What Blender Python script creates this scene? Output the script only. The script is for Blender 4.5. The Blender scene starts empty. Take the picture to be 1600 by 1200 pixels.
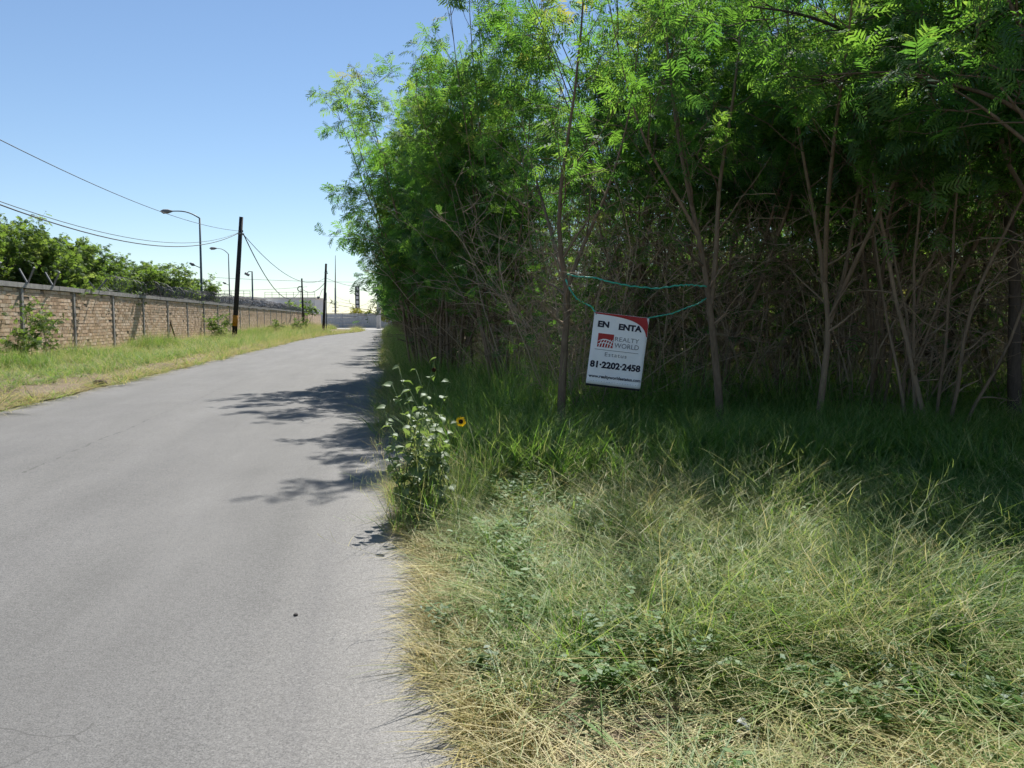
import bpy, math, random
import numpy as np
from mathutils import Vector, Matrix, Euler

random.seed(7)
RNG = np.random.default_rng(7)
SC = bpy.context.scene
COL = SC.collection

# ------------------------------------------------------------------ camera
F = 1202.0                      # focal length in pixels of the 1600 px wide photograph
EYE = 1.6
PITCH = math.atan(100.0 / F)
cam_d = bpy.data.cameras.new('camera')
cam_d.sensor_width = 36.0
cam_d.lens = 36.0 * F / 1600.0
cam_d.clip_start = 0.05
cam_d.clip_end = 6000
cam = bpy.data.objects.new('camera', cam_d)
COL.objects.link(cam)
cam.location = (0, 0, EYE)
cam.rotation_euler = (math.pi / 2 - PITCH, 0, 0)
SC.camera = cam

# ------------------------------------------------------------------ sky, sun, exposure
SUN_EL = math.radians(51)
SUN_AZ = math.radians(5)       # to the right of straight ahead (+Y)
world = bpy.data.worlds.new('World')
SC.world = world
world.use_nodes = True
wn = world.node_tree
wn.nodes.clear()
w_out = wn.nodes.new('ShaderNodeOutputWorld')
w_bg = wn.nodes.new('ShaderNodeBackground')
w_sky = wn.nodes.new('ShaderNodeTexSky')
w_sky.sky_type = 'NISHITA'
w_sky.sun_disc = False
w_sky.sun_elevation = SUN_EL
w_sky.sun_rotation = SUN_AZ
w_sky.altitude = 0
w_sky.air_density = 1.0
w_sky.dust_density = 0.0
w_sky.ozone_density = 3.0
w_bg.inputs['Strength'].default_value = 0.073
wn.links.new(w_sky.outputs[0], w_bg.inputs[0])
wn.links.new(w_bg.outputs[0], w_out.inputs[0])

sun_d = bpy.data.lights.new('sun', 'SUN')
sun_d.energy = 5.0
sun_d.angle = math.radians(0.53)
sun_d.color = (1.0, 0.955, 0.88)
sun = bpy.data.objects.new('sun', sun_d)
COL.objects.link(sun)
sdir = Vector((math.sin(SUN_AZ) * math.cos(SUN_EL), math.cos(SUN_AZ) * math.cos(SUN_EL), math.sin(SUN_EL)))
sun.rotation_euler = sdir.to_track_quat('Z', 'Y').to_euler()
sun.location = (0, 0, 60)

SC.view_settings.view_transform = 'Standard'
SC.view_settings.look = 'None'
SC.view_settings.gamma = 1.0
SC.view_settings.exposure = 0.75
SC.view_settings.use_curve_mapping = False
SC.render.engine = 'CYCLES'
cy = SC.cycles
cy.max_bounces = 8
cy.diffuse_bounces = 6
cy.glossy_bounces = 1
cy.transmission_bounces = 6
cy.transparent_max_bounces = 4
cy.caustics_reflective = False
cy.caustics_refractive = False
cy.debug_use_spatial_splits = True
cy.use_adaptive_sampling = True
cy.adaptive_threshold = 0.02
cy.use_denoising = True
cy.denoising_prefilter = 'ACCURATE'

# ------------------------------------------------------------------ pixel -> world
_cp, _sp = math.cos(PITCH), math.sin(PITCH)
def ray(x, y):
    u = (x - 800.0) / F
    v = (600.0 - y) / F
    return Vector((u, _cp + v * _sp, -_sp + v * _cp))
def P(x, y, Z):
    d = ray(x, y)
    d = d * (Z / d.y)
    return Vector((d.x, Z, EYE + d.z))
def G(x, y, z=0.0):
    d = ray(x, y)
    k = (z - EYE) / d.z
    return Vector((d.x * k, d.y * k, z))

SL = -0.165                                # the road runs away along (SL, 1)
RD = Vector((SL, 1, 0)).normalized()       # along the road
RN = Vector((RD.y, -RD.x, 0))              # to the right of the road
RANG = math.atan2(-SL, 1.0)                # rotation about z that turns +Y into RD
def edge_x(Z): return 0.0 + SL * Z         # right edge of the carriageway
def wall_x(Z): return -12.4 + SL * Z
LEFT_EDGE = [(-20, -6.8), (15, -6.75), (60, -6.85), (78, -6.3), (92, -4.9), (102, -3.6), (112, -3.3), (122, -4.5), (128, -9), (150, -12)]
def left_x(Z):
    zs = [a for a, b in LEFT_EDGE]; xs = [b for a, b in LEFT_EDGE]
    return float(np.interp(Z, zs, xs)) + SL * Z

# ------------------------------------------------------------------ noise (cheap value noise)
_perm = np.random.default_rng(3).random((64, 64))
def vnoise(x, y):
    x = np.asarray(x, float); y = np.asarray(y, float)
    xi = np.floor(x).astype(int); yi = np.floor(y).astype(int)
    fx = x - xi; fy = y - yi
    fx = fx * fx * (3 - 2 * fx); fy = fy * fy * (3 - 2 * fy)
    g = lambda a, b: _perm[a % 64, b % 64]
    return (g(xi, yi) * (1 - fx) + g(xi + 1, yi) * fx) * (1 - fy) + (g(xi, yi + 1) * (1 - fx) + g(xi + 1, yi + 1) * fx) * fy

# ------------------------------------------------------------------ object helpers
def tag(o, label=None, cat=None, group=None, kind=None):
    if label: o['label'] = label
    if cat: o['category'] = cat
    if group: o['group'] = group
    if kind: o['kind'] = kind
    return o
def empty(name, loc=(0, 0, 0), rz=0.0):
    o = bpy.data.objects.new(name, None)
    o.empty_display_size = 0.2
    COL.objects.link(o)
    o.location = loc
    o.rotation_euler = (0, 0, rz)
    return o
def link(name, me, parent=None, loc=None, rot=None):
    o = bpy.data.objects.new(name, me)
    COL.objects.link(o)
    if parent is not None: o.parent = parent
    if loc is not None: o.location = loc
    if rot is not None: o.rotation_euler = rot
    return o
def mesh_np(name, verts, quads, mat, smooth=False, tint=None, n=4):
    verts = np.asarray(verts, np.float32).reshape(-1, 3)
    quads = np.asarray(quads, np.int32).reshape(-1, n)
    me = bpy.data.meshes.new(name)
    me.vertices.add(len(verts))
    me.vertices.foreach_set('co', verts.ravel())
    me.loops.add(len(quads) * n)
    me.loops.foreach_set('vertex_index', quads.ravel())
    me.polygons.add(len(quads))
    me.polygons.foreach_set('loop_start', np.arange(len(quads), dtype=np.int32) * n)
    me.polygons.foreach_set('loop_total', np.full(len(quads), n, np.int32))
    if smooth: me.polygons.foreach_set('use_smooth', np.ones(len(quads), bool))
    if tint is not None:
        a = me.attributes.new('tint', 'FLOAT', 'POINT')
        a.data.foreach_set('value', np.asarray(tint, np.float32))
    me.update(calc_edges=True)
    if mat is not None: me.materials.append(mat)
    return me

class MB:
    """collects boxes, tubes and polygons, builds one mesh"""
    def __init__(self): self.v = []; self.f = []; self.t = []
    def add(self, vs, fs, tint=0.5):
        b = len(self.v)
        self.v += [tuple(p) for p in vs]
        self.f += [tuple(i + b for i in f) for f in fs]
        self.t += [tint] * len(vs)
        return self
    def box(self, c, s, rz=0.0, tint=0.5, M=None):
        hx, hy, hz = s[0] / 2, s[1] / 2, s[2] / 2
        vs = [Vector((x, y, z)) for x in (-hx, hx) for y in (-hy, hy) for z in (-hz, hz)]
        if M is None: M = Matrix.Rotation(rz, 3, 'Z')
        vs = [M @ v + Vector(c) for v in vs]
        return self.add(vs, [(0, 1, 3, 2), (4, 6, 7, 5), (0, 4, 5, 1), (2, 3, 7, 6), (0, 2, 6, 4), (1, 5, 7, 3)], tint)
    def tube(self, pts, r, k=8, cap=True, tint=0.5):
        pts = [Vector(p) for p in pts]; n = len(pts)
        rs = r if isinstance(r, (list, tuple)) else [r] * n
        vs = []; prev = None
        for i, p in enumerate(pts):
            d = (pts[min(i + 1, n - 1)] - pts[max(i - 1, 0)]).normalized()
            if prev is None:
                a = Vector((0, 0, 1)) if abs(d.z) < 0.9 else Vector((1, 0, 0))
                prev = d.cross(a).normalized()
            u = (prev - d * prev.dot(d)).normalized(); prev = u
            w = d.cross(u)
            for j in range(k):
                t = 2 * math.pi * j / k
                vs.append(p + (u * math.cos(t) + w * math.sin(t)) * rs[i])
        fs = [(i * k + j, i * k + (j + 1) % k, (i + 1) * k + (j + 1) % k, (i + 1) * k + j) for i in range(n - 1) for j in range(k)]
        if cap:
            fs.append(tuple(reversed(range(k)))); fs.append(tuple((n - 1) * k + j for j in range(k)))
        return self.add(vs, fs, tint)
    def mesh(self, name, mat, smooth=False):
        me = bpy.data.meshes.new(name)
        me.from_pydata([tuple(v) for v in self.v], [], self.f)
        a = me.attributes.new('tint', 'FLOAT', 'POINT')
        a.data.foreach_set('value', np.asarray(self.t, np.float32))
        if smooth: me.polygons.foreach_set('use_smooth', np.ones(len(me.polygons), bool))
        me.update()
        if mat is not None: me.materials.append(mat)
        return me
    def build(self, name, mat, parent=None, smooth=False, loc=None, rot=None):
        return link(name, self.mesh(name, mat, smooth), parent, loc, rot)

# ------------------------------------------------------------------ materials
class NT:
    def __init__(self, name):
        self.m = bpy.data.materials.new(name); self.m.use_nodes = True
        self.t = self.m.node_tree; self.t.nodes.clear()
        self.out = self.t.nodes.new('ShaderNodeOutputMaterial')
    def n(self, typ, **kw):
        nd = self.t.nodes.new(typ)
        for k, v in kw.items(): setattr(nd, k, v)
        return nd
    def l(self, a, b): self.t.links.new(a, b)
    def val(self, sock, v):
        if isinstance(v, bpy.types.NodeSocket): self.l(v, sock)
        else: sock.default_value = v
    def math(self, op, a, b=0.0, clamp=False):
        nd = self.n('ShaderNodeMath', operation=op, use_clamp=clamp)
        self.val(nd.inputs[0], a); self.val(nd.inputs[1], b)
        return nd.outputs[0]
    def mix(self, fac, a, b, blend='MIX'):
        nd = self.n('ShaderNodeMix', data_type='RGBA', blend_type=blend)
        self.val(nd.inputs[0], fac); self.val(nd.inputs[6], a); self.val(nd.inputs[7], b)
        return nd.outputs[2]
    def ramp(self, fac, stops):
        nd = self.n('ShaderNodeValToRGB')
        e = nd.color_ramp.elements
        while len(e) < len(stops): e.new(0.5)
        for el, (p, c) in zip(e, stops):
            el.position = p; el.color = c if len(c) == 4 else (*c, 1)
        self.val(nd.inputs[0], fac)
        return nd.outputs[0]
    def noise(self, vec, scale, detail=4, rough=0.55, dist=0.0):
        nd = self.n('ShaderNodeTexNoise')
        if vec is not None: self.l(vec, nd.inputs['Vector'])
        nd.inputs['Scale'].default_value = scale; nd.inputs['Detail'].default_value = detail
        nd.inputs['Roughness'].default_value = rough; nd.inputs['Distortion'].default_value = dist
        return nd.outputs[0]
    def attr(self, name, typ='GEOMETRY'):
        nd = self.n('ShaderNodeAttribute', attribute_type=typ, attribute_name=name)
        return nd.outputs['Fac']
    def coord(self, which='Object', scale=None, rot=None):
        nd = self.n('ShaderNodeTexCoord'); o = nd.outputs[which]
        if scale is not None or rot is not None:
            mp = self.n('ShaderNodeMapping')
            if scale is not None: mp.inputs['Scale'].default_value = scale
            if rot is not None: mp.inputs['Rotation'].default_value = rot
            self.l(o, mp.inputs['Vector']); o = mp.outputs[0]
        return o
    def bump(self, h, strength=0.3, dist=0.01):
        nd = self.n('ShaderNodeBump')
        nd.inputs['Strength'].default_value = strength; nd.inputs['Distance'].default_value = dist
        self.l(h, nd.inputs['Height'])
        return nd.outputs[0]
    def principled(self, color, rough=0.8, spec=0.3, metal=0.0, normal=None):
        b = self.n('ShaderNodeBsdfPrincipled')
        self.val(b.inputs['Base Color'], color if isinstance(color, bpy.types.NodeSocket) else (*color, 1))
        self.val(b.inputs['Roughness'], rough)
        b.inputs['Specular IOR Level'].default_value = spec
        b.inputs['Metallic'].default_value = metal
        if normal is not None: self.l(normal, b.inputs['Normal'])
        self.l(b.outputs[0], self.out.inputs[0])
        return b
    def leaf(self, color, tcolor, tfac=0.45, gloss=0.06, rough=0.45):
        d = self.n('ShaderNodeBsdfDiffuse'); self.val(d.inputs[0], color)
        t = self.n('ShaderNodeBsdfTranslucent'); self.val(t.inputs[0], tcolor)
        m = self.n('ShaderNodeMixShader'); m.inputs[0].default_value = tfac
        self.l(d.outputs[0], m.inputs[1]); self.l(t.outputs[0], m.inputs[2])
        g = self.n('ShaderNodeBsdfGlossy'); g.inputs['Roughness'].default_value = max(rough, 0.55)
        g.inputs['Color'].default_value = (0.85, 0.9, 0.95, 1)
        m2 = self.n('ShaderNodeMixShader'); m2.inputs[0].default_value = gloss
        self.l(m.outputs[0], m2.inputs[1]); self.l(g.outputs[0], m2.inputs[2])
        self.l(m2.outputs[0], self.out.inputs[0])

def plain(name, color, rough=0.7, spec=0.3, metal=0.0, var=0.18, scale=6.0, bump=0.0):
    t = NT(name)
    nz = t.noise(t.coord(), scale, 5, 0.6)
    lo = tuple(c * (1 - var) for c in color); hi = tuple(min(1, c * (1 + var)) for c in color)
    c = t.ramp(nz, [(0.3, lo), (0.7, hi)])
    t.principled(c, rough, spec, metal, t.bump(nz, bump, 0.01) if bump else None)
    return t.m

def mat_leaf(name, stops, tstops, tfac=0.5, gloss=0.05):
    t = NT(name)
    oi = t.n('ShaderNodeObjectInfo')
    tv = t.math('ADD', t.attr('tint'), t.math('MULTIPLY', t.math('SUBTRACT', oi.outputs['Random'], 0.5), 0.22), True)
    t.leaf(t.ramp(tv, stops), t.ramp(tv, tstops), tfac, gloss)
    return t.m

def mat_grass(name, green, straw, tr_green, tr_straw, tfac=0.4, gloss=0.05):
    t = NT(name)
    tv = t.attr('tint')
    dry = t.math('ADD', t.attr('dry', 'INSTANCER'), t.attr('dryv'))
    pn = t.noise(t.n('ShaderNodeNewGeometry').outputs['Position'], 0.9, 3, 0.6)
    dry = t.math('ADD', dry, t.math('MULTIPLY', t.math('SUBTRACT', pn, 0.5), 0.7))
    d = t.math('ADD', dry, t.math('MULTIPLY', t.math('SUBTRACT', tv, 0.5), 0.9))
    d = t.math('MULTIPLY', t.math('SUBTRACT', d, 0.2), 1.7, True)
    c = t.mix(d, t.ramp(tv, green), t.ramp(tv, straw))
    tc = t.mix(d, t.ramp(tv, tr_green), t.ramp(tv, tr_straw))
    t.leaf(c, tc, tfac, gloss, 0.5)
    return t.m

M = {}
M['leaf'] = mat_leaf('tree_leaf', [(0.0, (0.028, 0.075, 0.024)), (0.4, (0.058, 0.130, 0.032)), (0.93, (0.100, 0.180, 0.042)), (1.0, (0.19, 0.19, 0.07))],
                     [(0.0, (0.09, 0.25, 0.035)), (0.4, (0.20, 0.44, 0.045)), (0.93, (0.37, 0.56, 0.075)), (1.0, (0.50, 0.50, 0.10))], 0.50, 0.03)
M['leaf_far'] = mat_leaf('mesquite_leaf', [(0.0, (0.055, 0.095, 0.030)), (0.5, (0.100, 0.155, 0.045)), (1.0, (0.155, 0.20, 0.07))],
                     [(0.0, (0.13, 0.24, 0.03)), (0.5, (0.26, 0.40, 0.05)), (1.0, (0.38, 0.48, 0.10))], 0.45, 0.02)
M['leaf_yellow'] = mat_leaf('yellow_leaf', [(0.0, (0.12, 0.15, 0.02)), (1.0, (0.32, 0.30, 0.05))],
                     [(0.0, (0.25, 0.30, 0.02)), (1.0, (0.6, 0.55, 0.06))], 0.45, 0.03)
M['weed'] = mat_leaf('weed_leaf', [(0.0, (0.035, 0.085, 0.016)), (1.0, (0.085, 0.16, 0.032))],
                     [(0.0, (0.10, 0.24, 0.015)), (1.0, (0.22, 0.40, 0.04))], 0.42, 0.04)
M['sunleaf'] = mat_leaf('sunflower_leaf', [(0.0, (0.12, 0.175, 0.06)), (1.0, (0.21, 0.265, 0.11))],
                     [(0.0, (0.20, 0.34, 0.05)), (1.0, (0.36, 0.46, 0.11))], 0.35, 0.05)
M['petal'] = mat_leaf('petal', [(0, (0.75, 0.48, 0.01)), (1, (0.85, 0.6, 0.02))], [(0, (0.8, 0.5, 0.01)), (1, (0.85, 0.6, 0.02))], 0.35, 0.02)
M['grass'] = mat_grass('grass_blade', [(0, (0.060, 0.140, 0.024)), (0.5, (0.130, 0.220, 0.046)), (1, (0.260, 0.330, 0.105))],
                       [(0, (0.30, 0.22, 0.075)), (0.5, (0.46, 0.37, 0.14)), (1, (0.60, 0.53, 0.25))],
                       [(0, (0.14, 0.32, 0.03)), (0.5, (0.28, 0.48, 0.06)), (1, (0.46, 0.58, 0.13))],
                       [(0, (0.36, 0.27, 0.08)), (0.5, (0.48, 0.38, 0.14)), (1, (0.58, 0.48, 0.22))], 0.44, 0.03)

def mat_bark(name, a, b):
    t = NT(name)
    co = t.coord('Object', (1, 1, 0.25))
    nz = t.noise(co, 34, 5, 0.65, 0.4)
    nb = t.noise(t.coord(), 2.2, 3)
    oi = t.n('ShaderNodeObjectInfo')
    f = t.math('ADD', t.math('MULTIPLY', nz, 0.55), t.math('MULTIPLY', nb, 0.35))
    f = t.math('ADD', f, t.math('MULTIPLY', t.math('SUBTRACT', t.attr('tint'), 0.5), 0.55))
    f = t.math('ADD', f, t.math('MULTIPLY', t.math('SUBTRACT', oi.outputs['Random'], 0.5), 0.15))
    c = t.ramp(f, [(0.2, a), (0.75, b)])
    t.principled(c, 0.9, 0.15, 0, t.bump(nz, 0.6, 0.01))
    return t.m
M['bark'] = mat_bark('bark', (0.090, 0.066, 0.046), (0.34, 0.255, 0.18))
M['bark_dark'] = mat_bark('bark_dark', (0.040, 0.031, 0.026), (0.17, 0.135, 0.11))
M['deadwood'] = mat_bark('deadwood', (0.16, 0.122, 0.088), (0.54, 0.43, 0.32))

def mat_road():
    t = NT('worn_asphalt')
    co = t.coord('Object')
    fine = t.noise(co, 130, 4, 0.8)
    mid = t.noise(co, 38, 4, 0.75)
    blot = t.noise(t.coord('Object', (1.3, 0.22, 1)), 1.1, 5, 0.6, 0.3)
    dust = t.noise(t.coord('Object', (1, 0.12, 1)), 2.6, 4, 0.6)
    sep = t.n('ShaderNodeSeparateXYZ'); t.l(co, sep.inputs[0])
    x = sep.outputs[0]; y = sep.outputs[1]
    wig = t.math('MULTIPLY', t.math('SUBTRACT', t.noise(t.coord('Object', (0.001, 1, 0.001)), 0.35, 2), 0.5), 0.22)
    xw = t.math('ADD', x, wig)
    def band(c, w):
        d = t.math('ABSOLUTE', t.math('SUBTRACT', xw, c))
        return t.math('SUBTRACT', 1.0, t.math('DIVIDE', d, w), True)
    tracks = t.math('ADD', t.math('MULTIPLY', band(-0.38, 0.13), 1.1),
                    t.math('ADD', t.math('MULTIPLY', band(-2.5, 0.55), 0.30), t.math('ADD', t.math('MULTIPLY', band(-4.6, 0.6), 0.35), t.math('MULTIPLY', band(-6.1, 0.5), 0.2))))
    base = t.ramp(blot, [(0.25, (0.122, 0.121, 0.117)), (0.5, (0.143, 0.141, 0.137)), (0.75, (0.164, 0.162, 0.158))])
    c = t.mix(t.math('MULTIPLY', tracks, 0.5), base, (0.115, 0.114, 0.115, 1))
    # pale dust along both edges
    eR = t.math('SUBTRACT', 1.0, t.math('DIVIDE', t.math('ABSOLUTE', t.math('SUBTRACT', x, 0.1)), 0.85), True)
    eL = t.math('SUBTRACT', 1.0, t.math('DIVIDE', t.math('ABSOLUTE', t.math('SUBTRACT', x, -6.85)), 0.75), True)
    ed = t.math('MULTIPLY', t.math('ADD', eR, eL), t.math('ADD', 0.25, dust))
    c = t.mix(t.math('MULTIPLY', ed, 0.75, True), c, (0.29, 0.28, 0.265, 1))
    # aggregate
    c = t.mix(0.8, c, t.ramp(fine, [(0.30, (0.16, 0.16, 0.16)), (0.5, (0.5, 0.5, 0.5)), (0.70, (0.86, 0.86, 0.85))]), 'OVERLAY')
    c = t.mix(0.35, c, t.ramp(mid, [(0.3, (0.28, 0.28, 0.28)), (0.7, (0.72, 0.72, 0.72))]), 'OVERLAY')
    stain = t.noise(co, 0.55, 5, 0.7, 0.6)
    c = t.mix(0.28, c, t.ramp(stain, [(0.35, (0.40, 0.40, 0.40)), (0.5, (0.5, 0.5, 0.5)), (0.65, (0.60, 0.60, 0.595))]), 'OVERLAY')
    pits = t.ramp(t.noise(co, 75, 2, 0.5), [(0.66, (0, 0, 0)), (0.73, (1, 1, 1))])
    c = t.mix(t.math('MULTIPLY', pits, 0.55), c, (0.055, 0.055, 0.055, 1))
    # joint between the two paving strips, broken up, plus hairline cracks
    jw = t.math('MULTIPLY', t.math('SUBTRACT', t.noise(co, 7, 3), 0.5), 0.10)
    jd = t.math('ABSOLUTE', t.math('SUBTRACT', t.math('ADD', xw, jw), -3.75))
    jm = t.math('MULTIPLY', t.math('LESS_THAN', jd, 0.018), t.math('GREATER_THAN', t.noise(co, 5.5, 3), 0.52))
    vo = t.n('ShaderNodeTexVoronoi', feature='DISTANCE_TO_EDGE'); vo.inputs['Scale'].default_value = 0.55
    wv = t.n('ShaderNodeMix', data_type='VECTOR'); wv.inputs[0].default_value = 0.12
    nzv = t.n('ShaderNodeTexNoise'); nzv.inputs['Scale'].default_value = 3.0; t.l(co, nzv.inputs['Vector'])
    t.l(co, wv.inputs[4]); t.l(nzv.outputs['Color'], wv.inputs[5]); t.l(wv.outputs[1], vo.inputs['Vector'])
    cr = t.math('MULTIPLY', t.math('LESS_THAN', vo.outputs['Distance'], 0.0016), t.math('GREATER_THAN', t.noise(co, 0.8, 3), 0.60))
    crk = t.math('MAXIMUM', t.math('MULTIPLY', jm, 0.6), t.math('MULTIPLY', cr, 0.45))
    c = t.mix(crk, c, (0.07, 0.068, 0.065, 1))
    h = t.math('SUBTRACT', t.math('ADD', t.math('MULTIPLY', fine, 0.6), mid), crk)
    t.principled(c, 0.82, 0.28, 0, t.bump(h, 0.6, 0.008))
    return t.m
M['road'] = mat_road()

def mat_dirt(name, a, b, c3):
    t = NT(name)
    co = t.coord('Object')
    n1 = t.noise(co, 0.7, 6, 0.6); n2 = t.noise(co, 14, 6, 0.7); n3 = t.noise(co, 120, 3, 0.7)
    c = t.ramp(t.math('ADD', t.math('MULTIPLY', n1, 0.5), t.math('MULTIPLY', n2, 0.5)), [(0.3, a), (0.5, b), (0.7, c3)])
    c = t.mix(0.5, c, t.ramp(n3, [(0.3, (0.3, 0.3, 0.3)), (0.7, (0.7, 0.7, 0.7))]), 'OVERLAY')
    t.principled(c, 0.95, 0.1, 0, t.bump(t.math('ADD', n2, n3), 0.7, 0.03))
    return t.m
M['dirt'] = mat_dirt('dry_dirt', (0.12, 0.09, 0.06), (0.22, 0.175, 0.125), (0.33, 0.275, 0.205))
M['litter_soil'] = mat_dirt('leaf_litter', (0.10, 0.080, 0.055), (0.19, 0.155, 0.11), (0.30, 0.245, 0.175))
M['pale_pave'] = mat_dirt('pale_concrete', (0.30, 0.29, 0.27), (0.37, 0.36, 0.335), (0.43, 0.42, 0.39))

def mat_brick():
    t = NT('tan_brick')
    oi = t.n('ShaderNodeObjectInfo')
    v = t.math('FRACT', t.math('ADD', t.attr('tint'), oi.outputs['Random']))
    c = t.ramp(v, [(0.0, (0.50, 0.355, 0.235)), (0.35, (0.62, 0.455, 0.31)), (0.7, (0.68, 0.52, 0.37)), (1.0, (0.73, 0.59, 0.45))])
    nz = t.noise(t.n('ShaderNodeNewGeometry').outputs['Position'], 9, 6, 0.65)
    c = t.mix(0.5, c, t.ramp(nz, [(0.3, (0.32, 0.31, 0.30)), (0.7, (0.66, 0.66, 0.66))]), 'OVERLAY')
    st = t.noise(t.n('ShaderNodeNewGeometry').outputs['Position'], 0.55, 5, 0.6)
    c = t.mix(t.ramp(st, [(0.55, (0, 0, 0)), (0.75, (0.5, 0.5, 0.5))]), c, (0.40, 0.315, 0.235, 1))
    t.principled(c, 0.92, 0.15, 0, t.bump(nz, 0.5, 0.01))
    return t.m
M['brick'] = mat_brick()
M['mortar'] = plain('mortar', (0.30, 0.24, 0.18), 0.95, 0.1, var=0.35, scale=4, bump=0.3)
def mat_concrete(name, col, streak=0.5):
    t = NT(name)
    pos = t.n('ShaderNodeNewGeometry').outputs['Position']
    mp = t.n('ShaderNodeMapping'); mp.inputs['Scale'].default_value = (1, 1, 0.18); t.l(pos, mp.inputs[0])
    s = t.noise(mp.outputs[0], 4.5, 5, 0.7)
    n = t.noise(pos, 12, 5, 0.65)
    lo = tuple(c * 0.55 for c in col); hi = tuple(c * 1.25 for c in col)
    c = t.ramp(t.math('ADD', t.math('MULTIPLY', s, streak), t.math('MULTIPLY', n, 1 - streak)), [(0.3, lo), (0.55, col), (0.75, hi)])
    t.principled(c, 0.9, 0.2, 0, t.bump(n, 0.4, 0.01))
    return t.m
M['concrete'] = mat_concrete('weathered_concrete', (0.38, 0.365, 0.34), 0.65)
M['concrete_light'] = mat_concrete('grey_block', (0.47, 0.475, 0.49), 0.4)
M['creosote'] = plain('creosote_wood', (0.030, 0.027, 0.026), 0.75, 0.3, var=0.4, scale=9, bump=0.4)
M['band'] = plain('yellow_band', (0.50, 0.22, 0.02), 0.6, 0.3, var=0.3, scale=14)
M['galv'] = plain('galvanised', (0.17, 0.18, 0.19), 0.7, 0.4, 0.0, var=0.2)
M['greenpole'] = plain('painted_pole', (0.10, 0.125, 0.14), 0.55, 0.4, 0.0, var=0.2)
M['cable'] = plain('cable', (0.035, 0.036, 0.04), 0.6, 0.3, var=0.2)
M['razor'] = plain('razor_wire_steel', (0.14, 0.14, 0.145), 0.6, 0.5, 0.2, var=0.3)
M['cream'] = plain('cream_wall', (0.68, 0.65, 0.60), 0.85, 0.2, var=0.08, scale=1.5)
M['cladding'] = plain('grey_cladding', (0.72, 0.72, 0.72), 0.7, 0.3, var=0.08, scale=1.0)
M['window'] = plain('dark_glass', (0.05, 0.06, 0.07), 0.15, 0.6, var=0.2)
M['darksteel'] = plain('dark_steel', (0.05, 0.055, 0.065), 0.5, 0.4, var=0.2)
M['palepanel'] = plain('pale_panel', (0.62, 0.64, 0.67), 0.6, 0.3, var=0.1)
def mat_vinyl():
    t = NT('vinyl_banner')
    n = t.noise(t.coord(), 5, 4)
    c = t.ramp(n, [(0.3, (0.78, 0.79, 0.82)), (0.7, (0.88, 0.88, 0.89))])
    t.principled(c, 0.45, 0.4, 0, t.bump(n, 0.25, 0.02))
    return t.m
M['vinyl'] = mat_vinyl()
M['ink'] = plain('navy_ink', (0.012, 0.014, 0.035), 0.5, 0.3, var=0.1)
M['red'] = plain('red_ink', (0.36, 0.022, 0.022), 0.5, 0.3, var=0.08)
M['greyink'] = plain('grey_ink', (0.16, 0.17, 0.19), 0.5, 0.3, var=0.1)
M['edge_strip'] = plain('dark_edge_strip', (0.02, 0.02, 0.026), 0.8, 0.2, var=0.2)  # near-black tone of the strip below the banner
M['twine'] = plain('green_twine', (0.06, 0.40, 0.29), 0.5, 0.4, var=0.3, scale=30)
M['disc'] = plain('seed_disc', (0.035, 0.016, 0.008), 0.95, 0.1, var=0.5, scale=120, bump=1.0)
M['stalk'] = plain('green_stalk', (0.14, 0.20, 0.075), 0.7, 0.3, var=0.25, scale=20)
M['stone'] = plain('grey_stone', (0.30, 0.28, 0.265), 0.9, 0.2, var=0.35, scale=14, bump=0.6)
M['paper'] = plain('white_litter', (0.42, 0.43, 0.44), 0.6, 0.3, var=0.1)

# ------------------------------------------------------------------ ground, road, verges
def grid_sheet(name, xs_of_v, vs, us, zfun, mat):
    """sheet spanned by rows v (distance Z) and columns u (0..1 between two edge functions)"""
    verts = []; quads = []
    nu = len(us)
    for v in vs:
        a, b = xs_of_v(v)
        for u in us:
            x = a + (b - a) * u
            verts.append((x, v, zfun(x, v, u)))
    for i in range(len(vs) - 1):
        for j in range(nu - 1):
            quads.append((i * nu + j, i * nu + j + 1, (i + 1) * nu + j + 1, (i + 1) * nu + j))
    return mesh_np(name, verts, quads, mat, True)

g = MB(); g.add([(-3000, -3000, -0.06), (3000, -3000, -0.06), (3000, 3000, -0.06), (-3000, 3000, -0.06)], [(0, 1, 2, 3)])
tag(g.build('ground', M['dirt']), kind='structure')

rm = MB()
ys = [-12 + i * 3 for i in range(57)]
xs = [-7.6, -6.0, -4.5, -3.0, -1.5, 0.0, 0.7]
for y in ys:
    for x in xs: rm.v.append((x, y, 0.012 * math.sin(math.pi * (x + 7.6) / 8.0) + 0.0)); rm.t.append(.5)
for i in range(len(ys) - 1):
    for j in range(len(xs) - 1):
        a = i * len(xs) + j
        rm.f.append((a, a + 1, a + len(xs) + 1, a + len(xs)))
road = rm.build('road', M['road'], None, True, rot=(0, 0, RANG))
tag(road, kind='structure')
j = MB(); j.add([(-75, 124, 0.02), (10, 124, 0.02), (10, 160, 0.02), (-75, 160, 0.02)], [(0, 1, 2, 3)])
tag(j.build('junction_pavement', M['pale_pave']), kind='structure')

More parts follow.
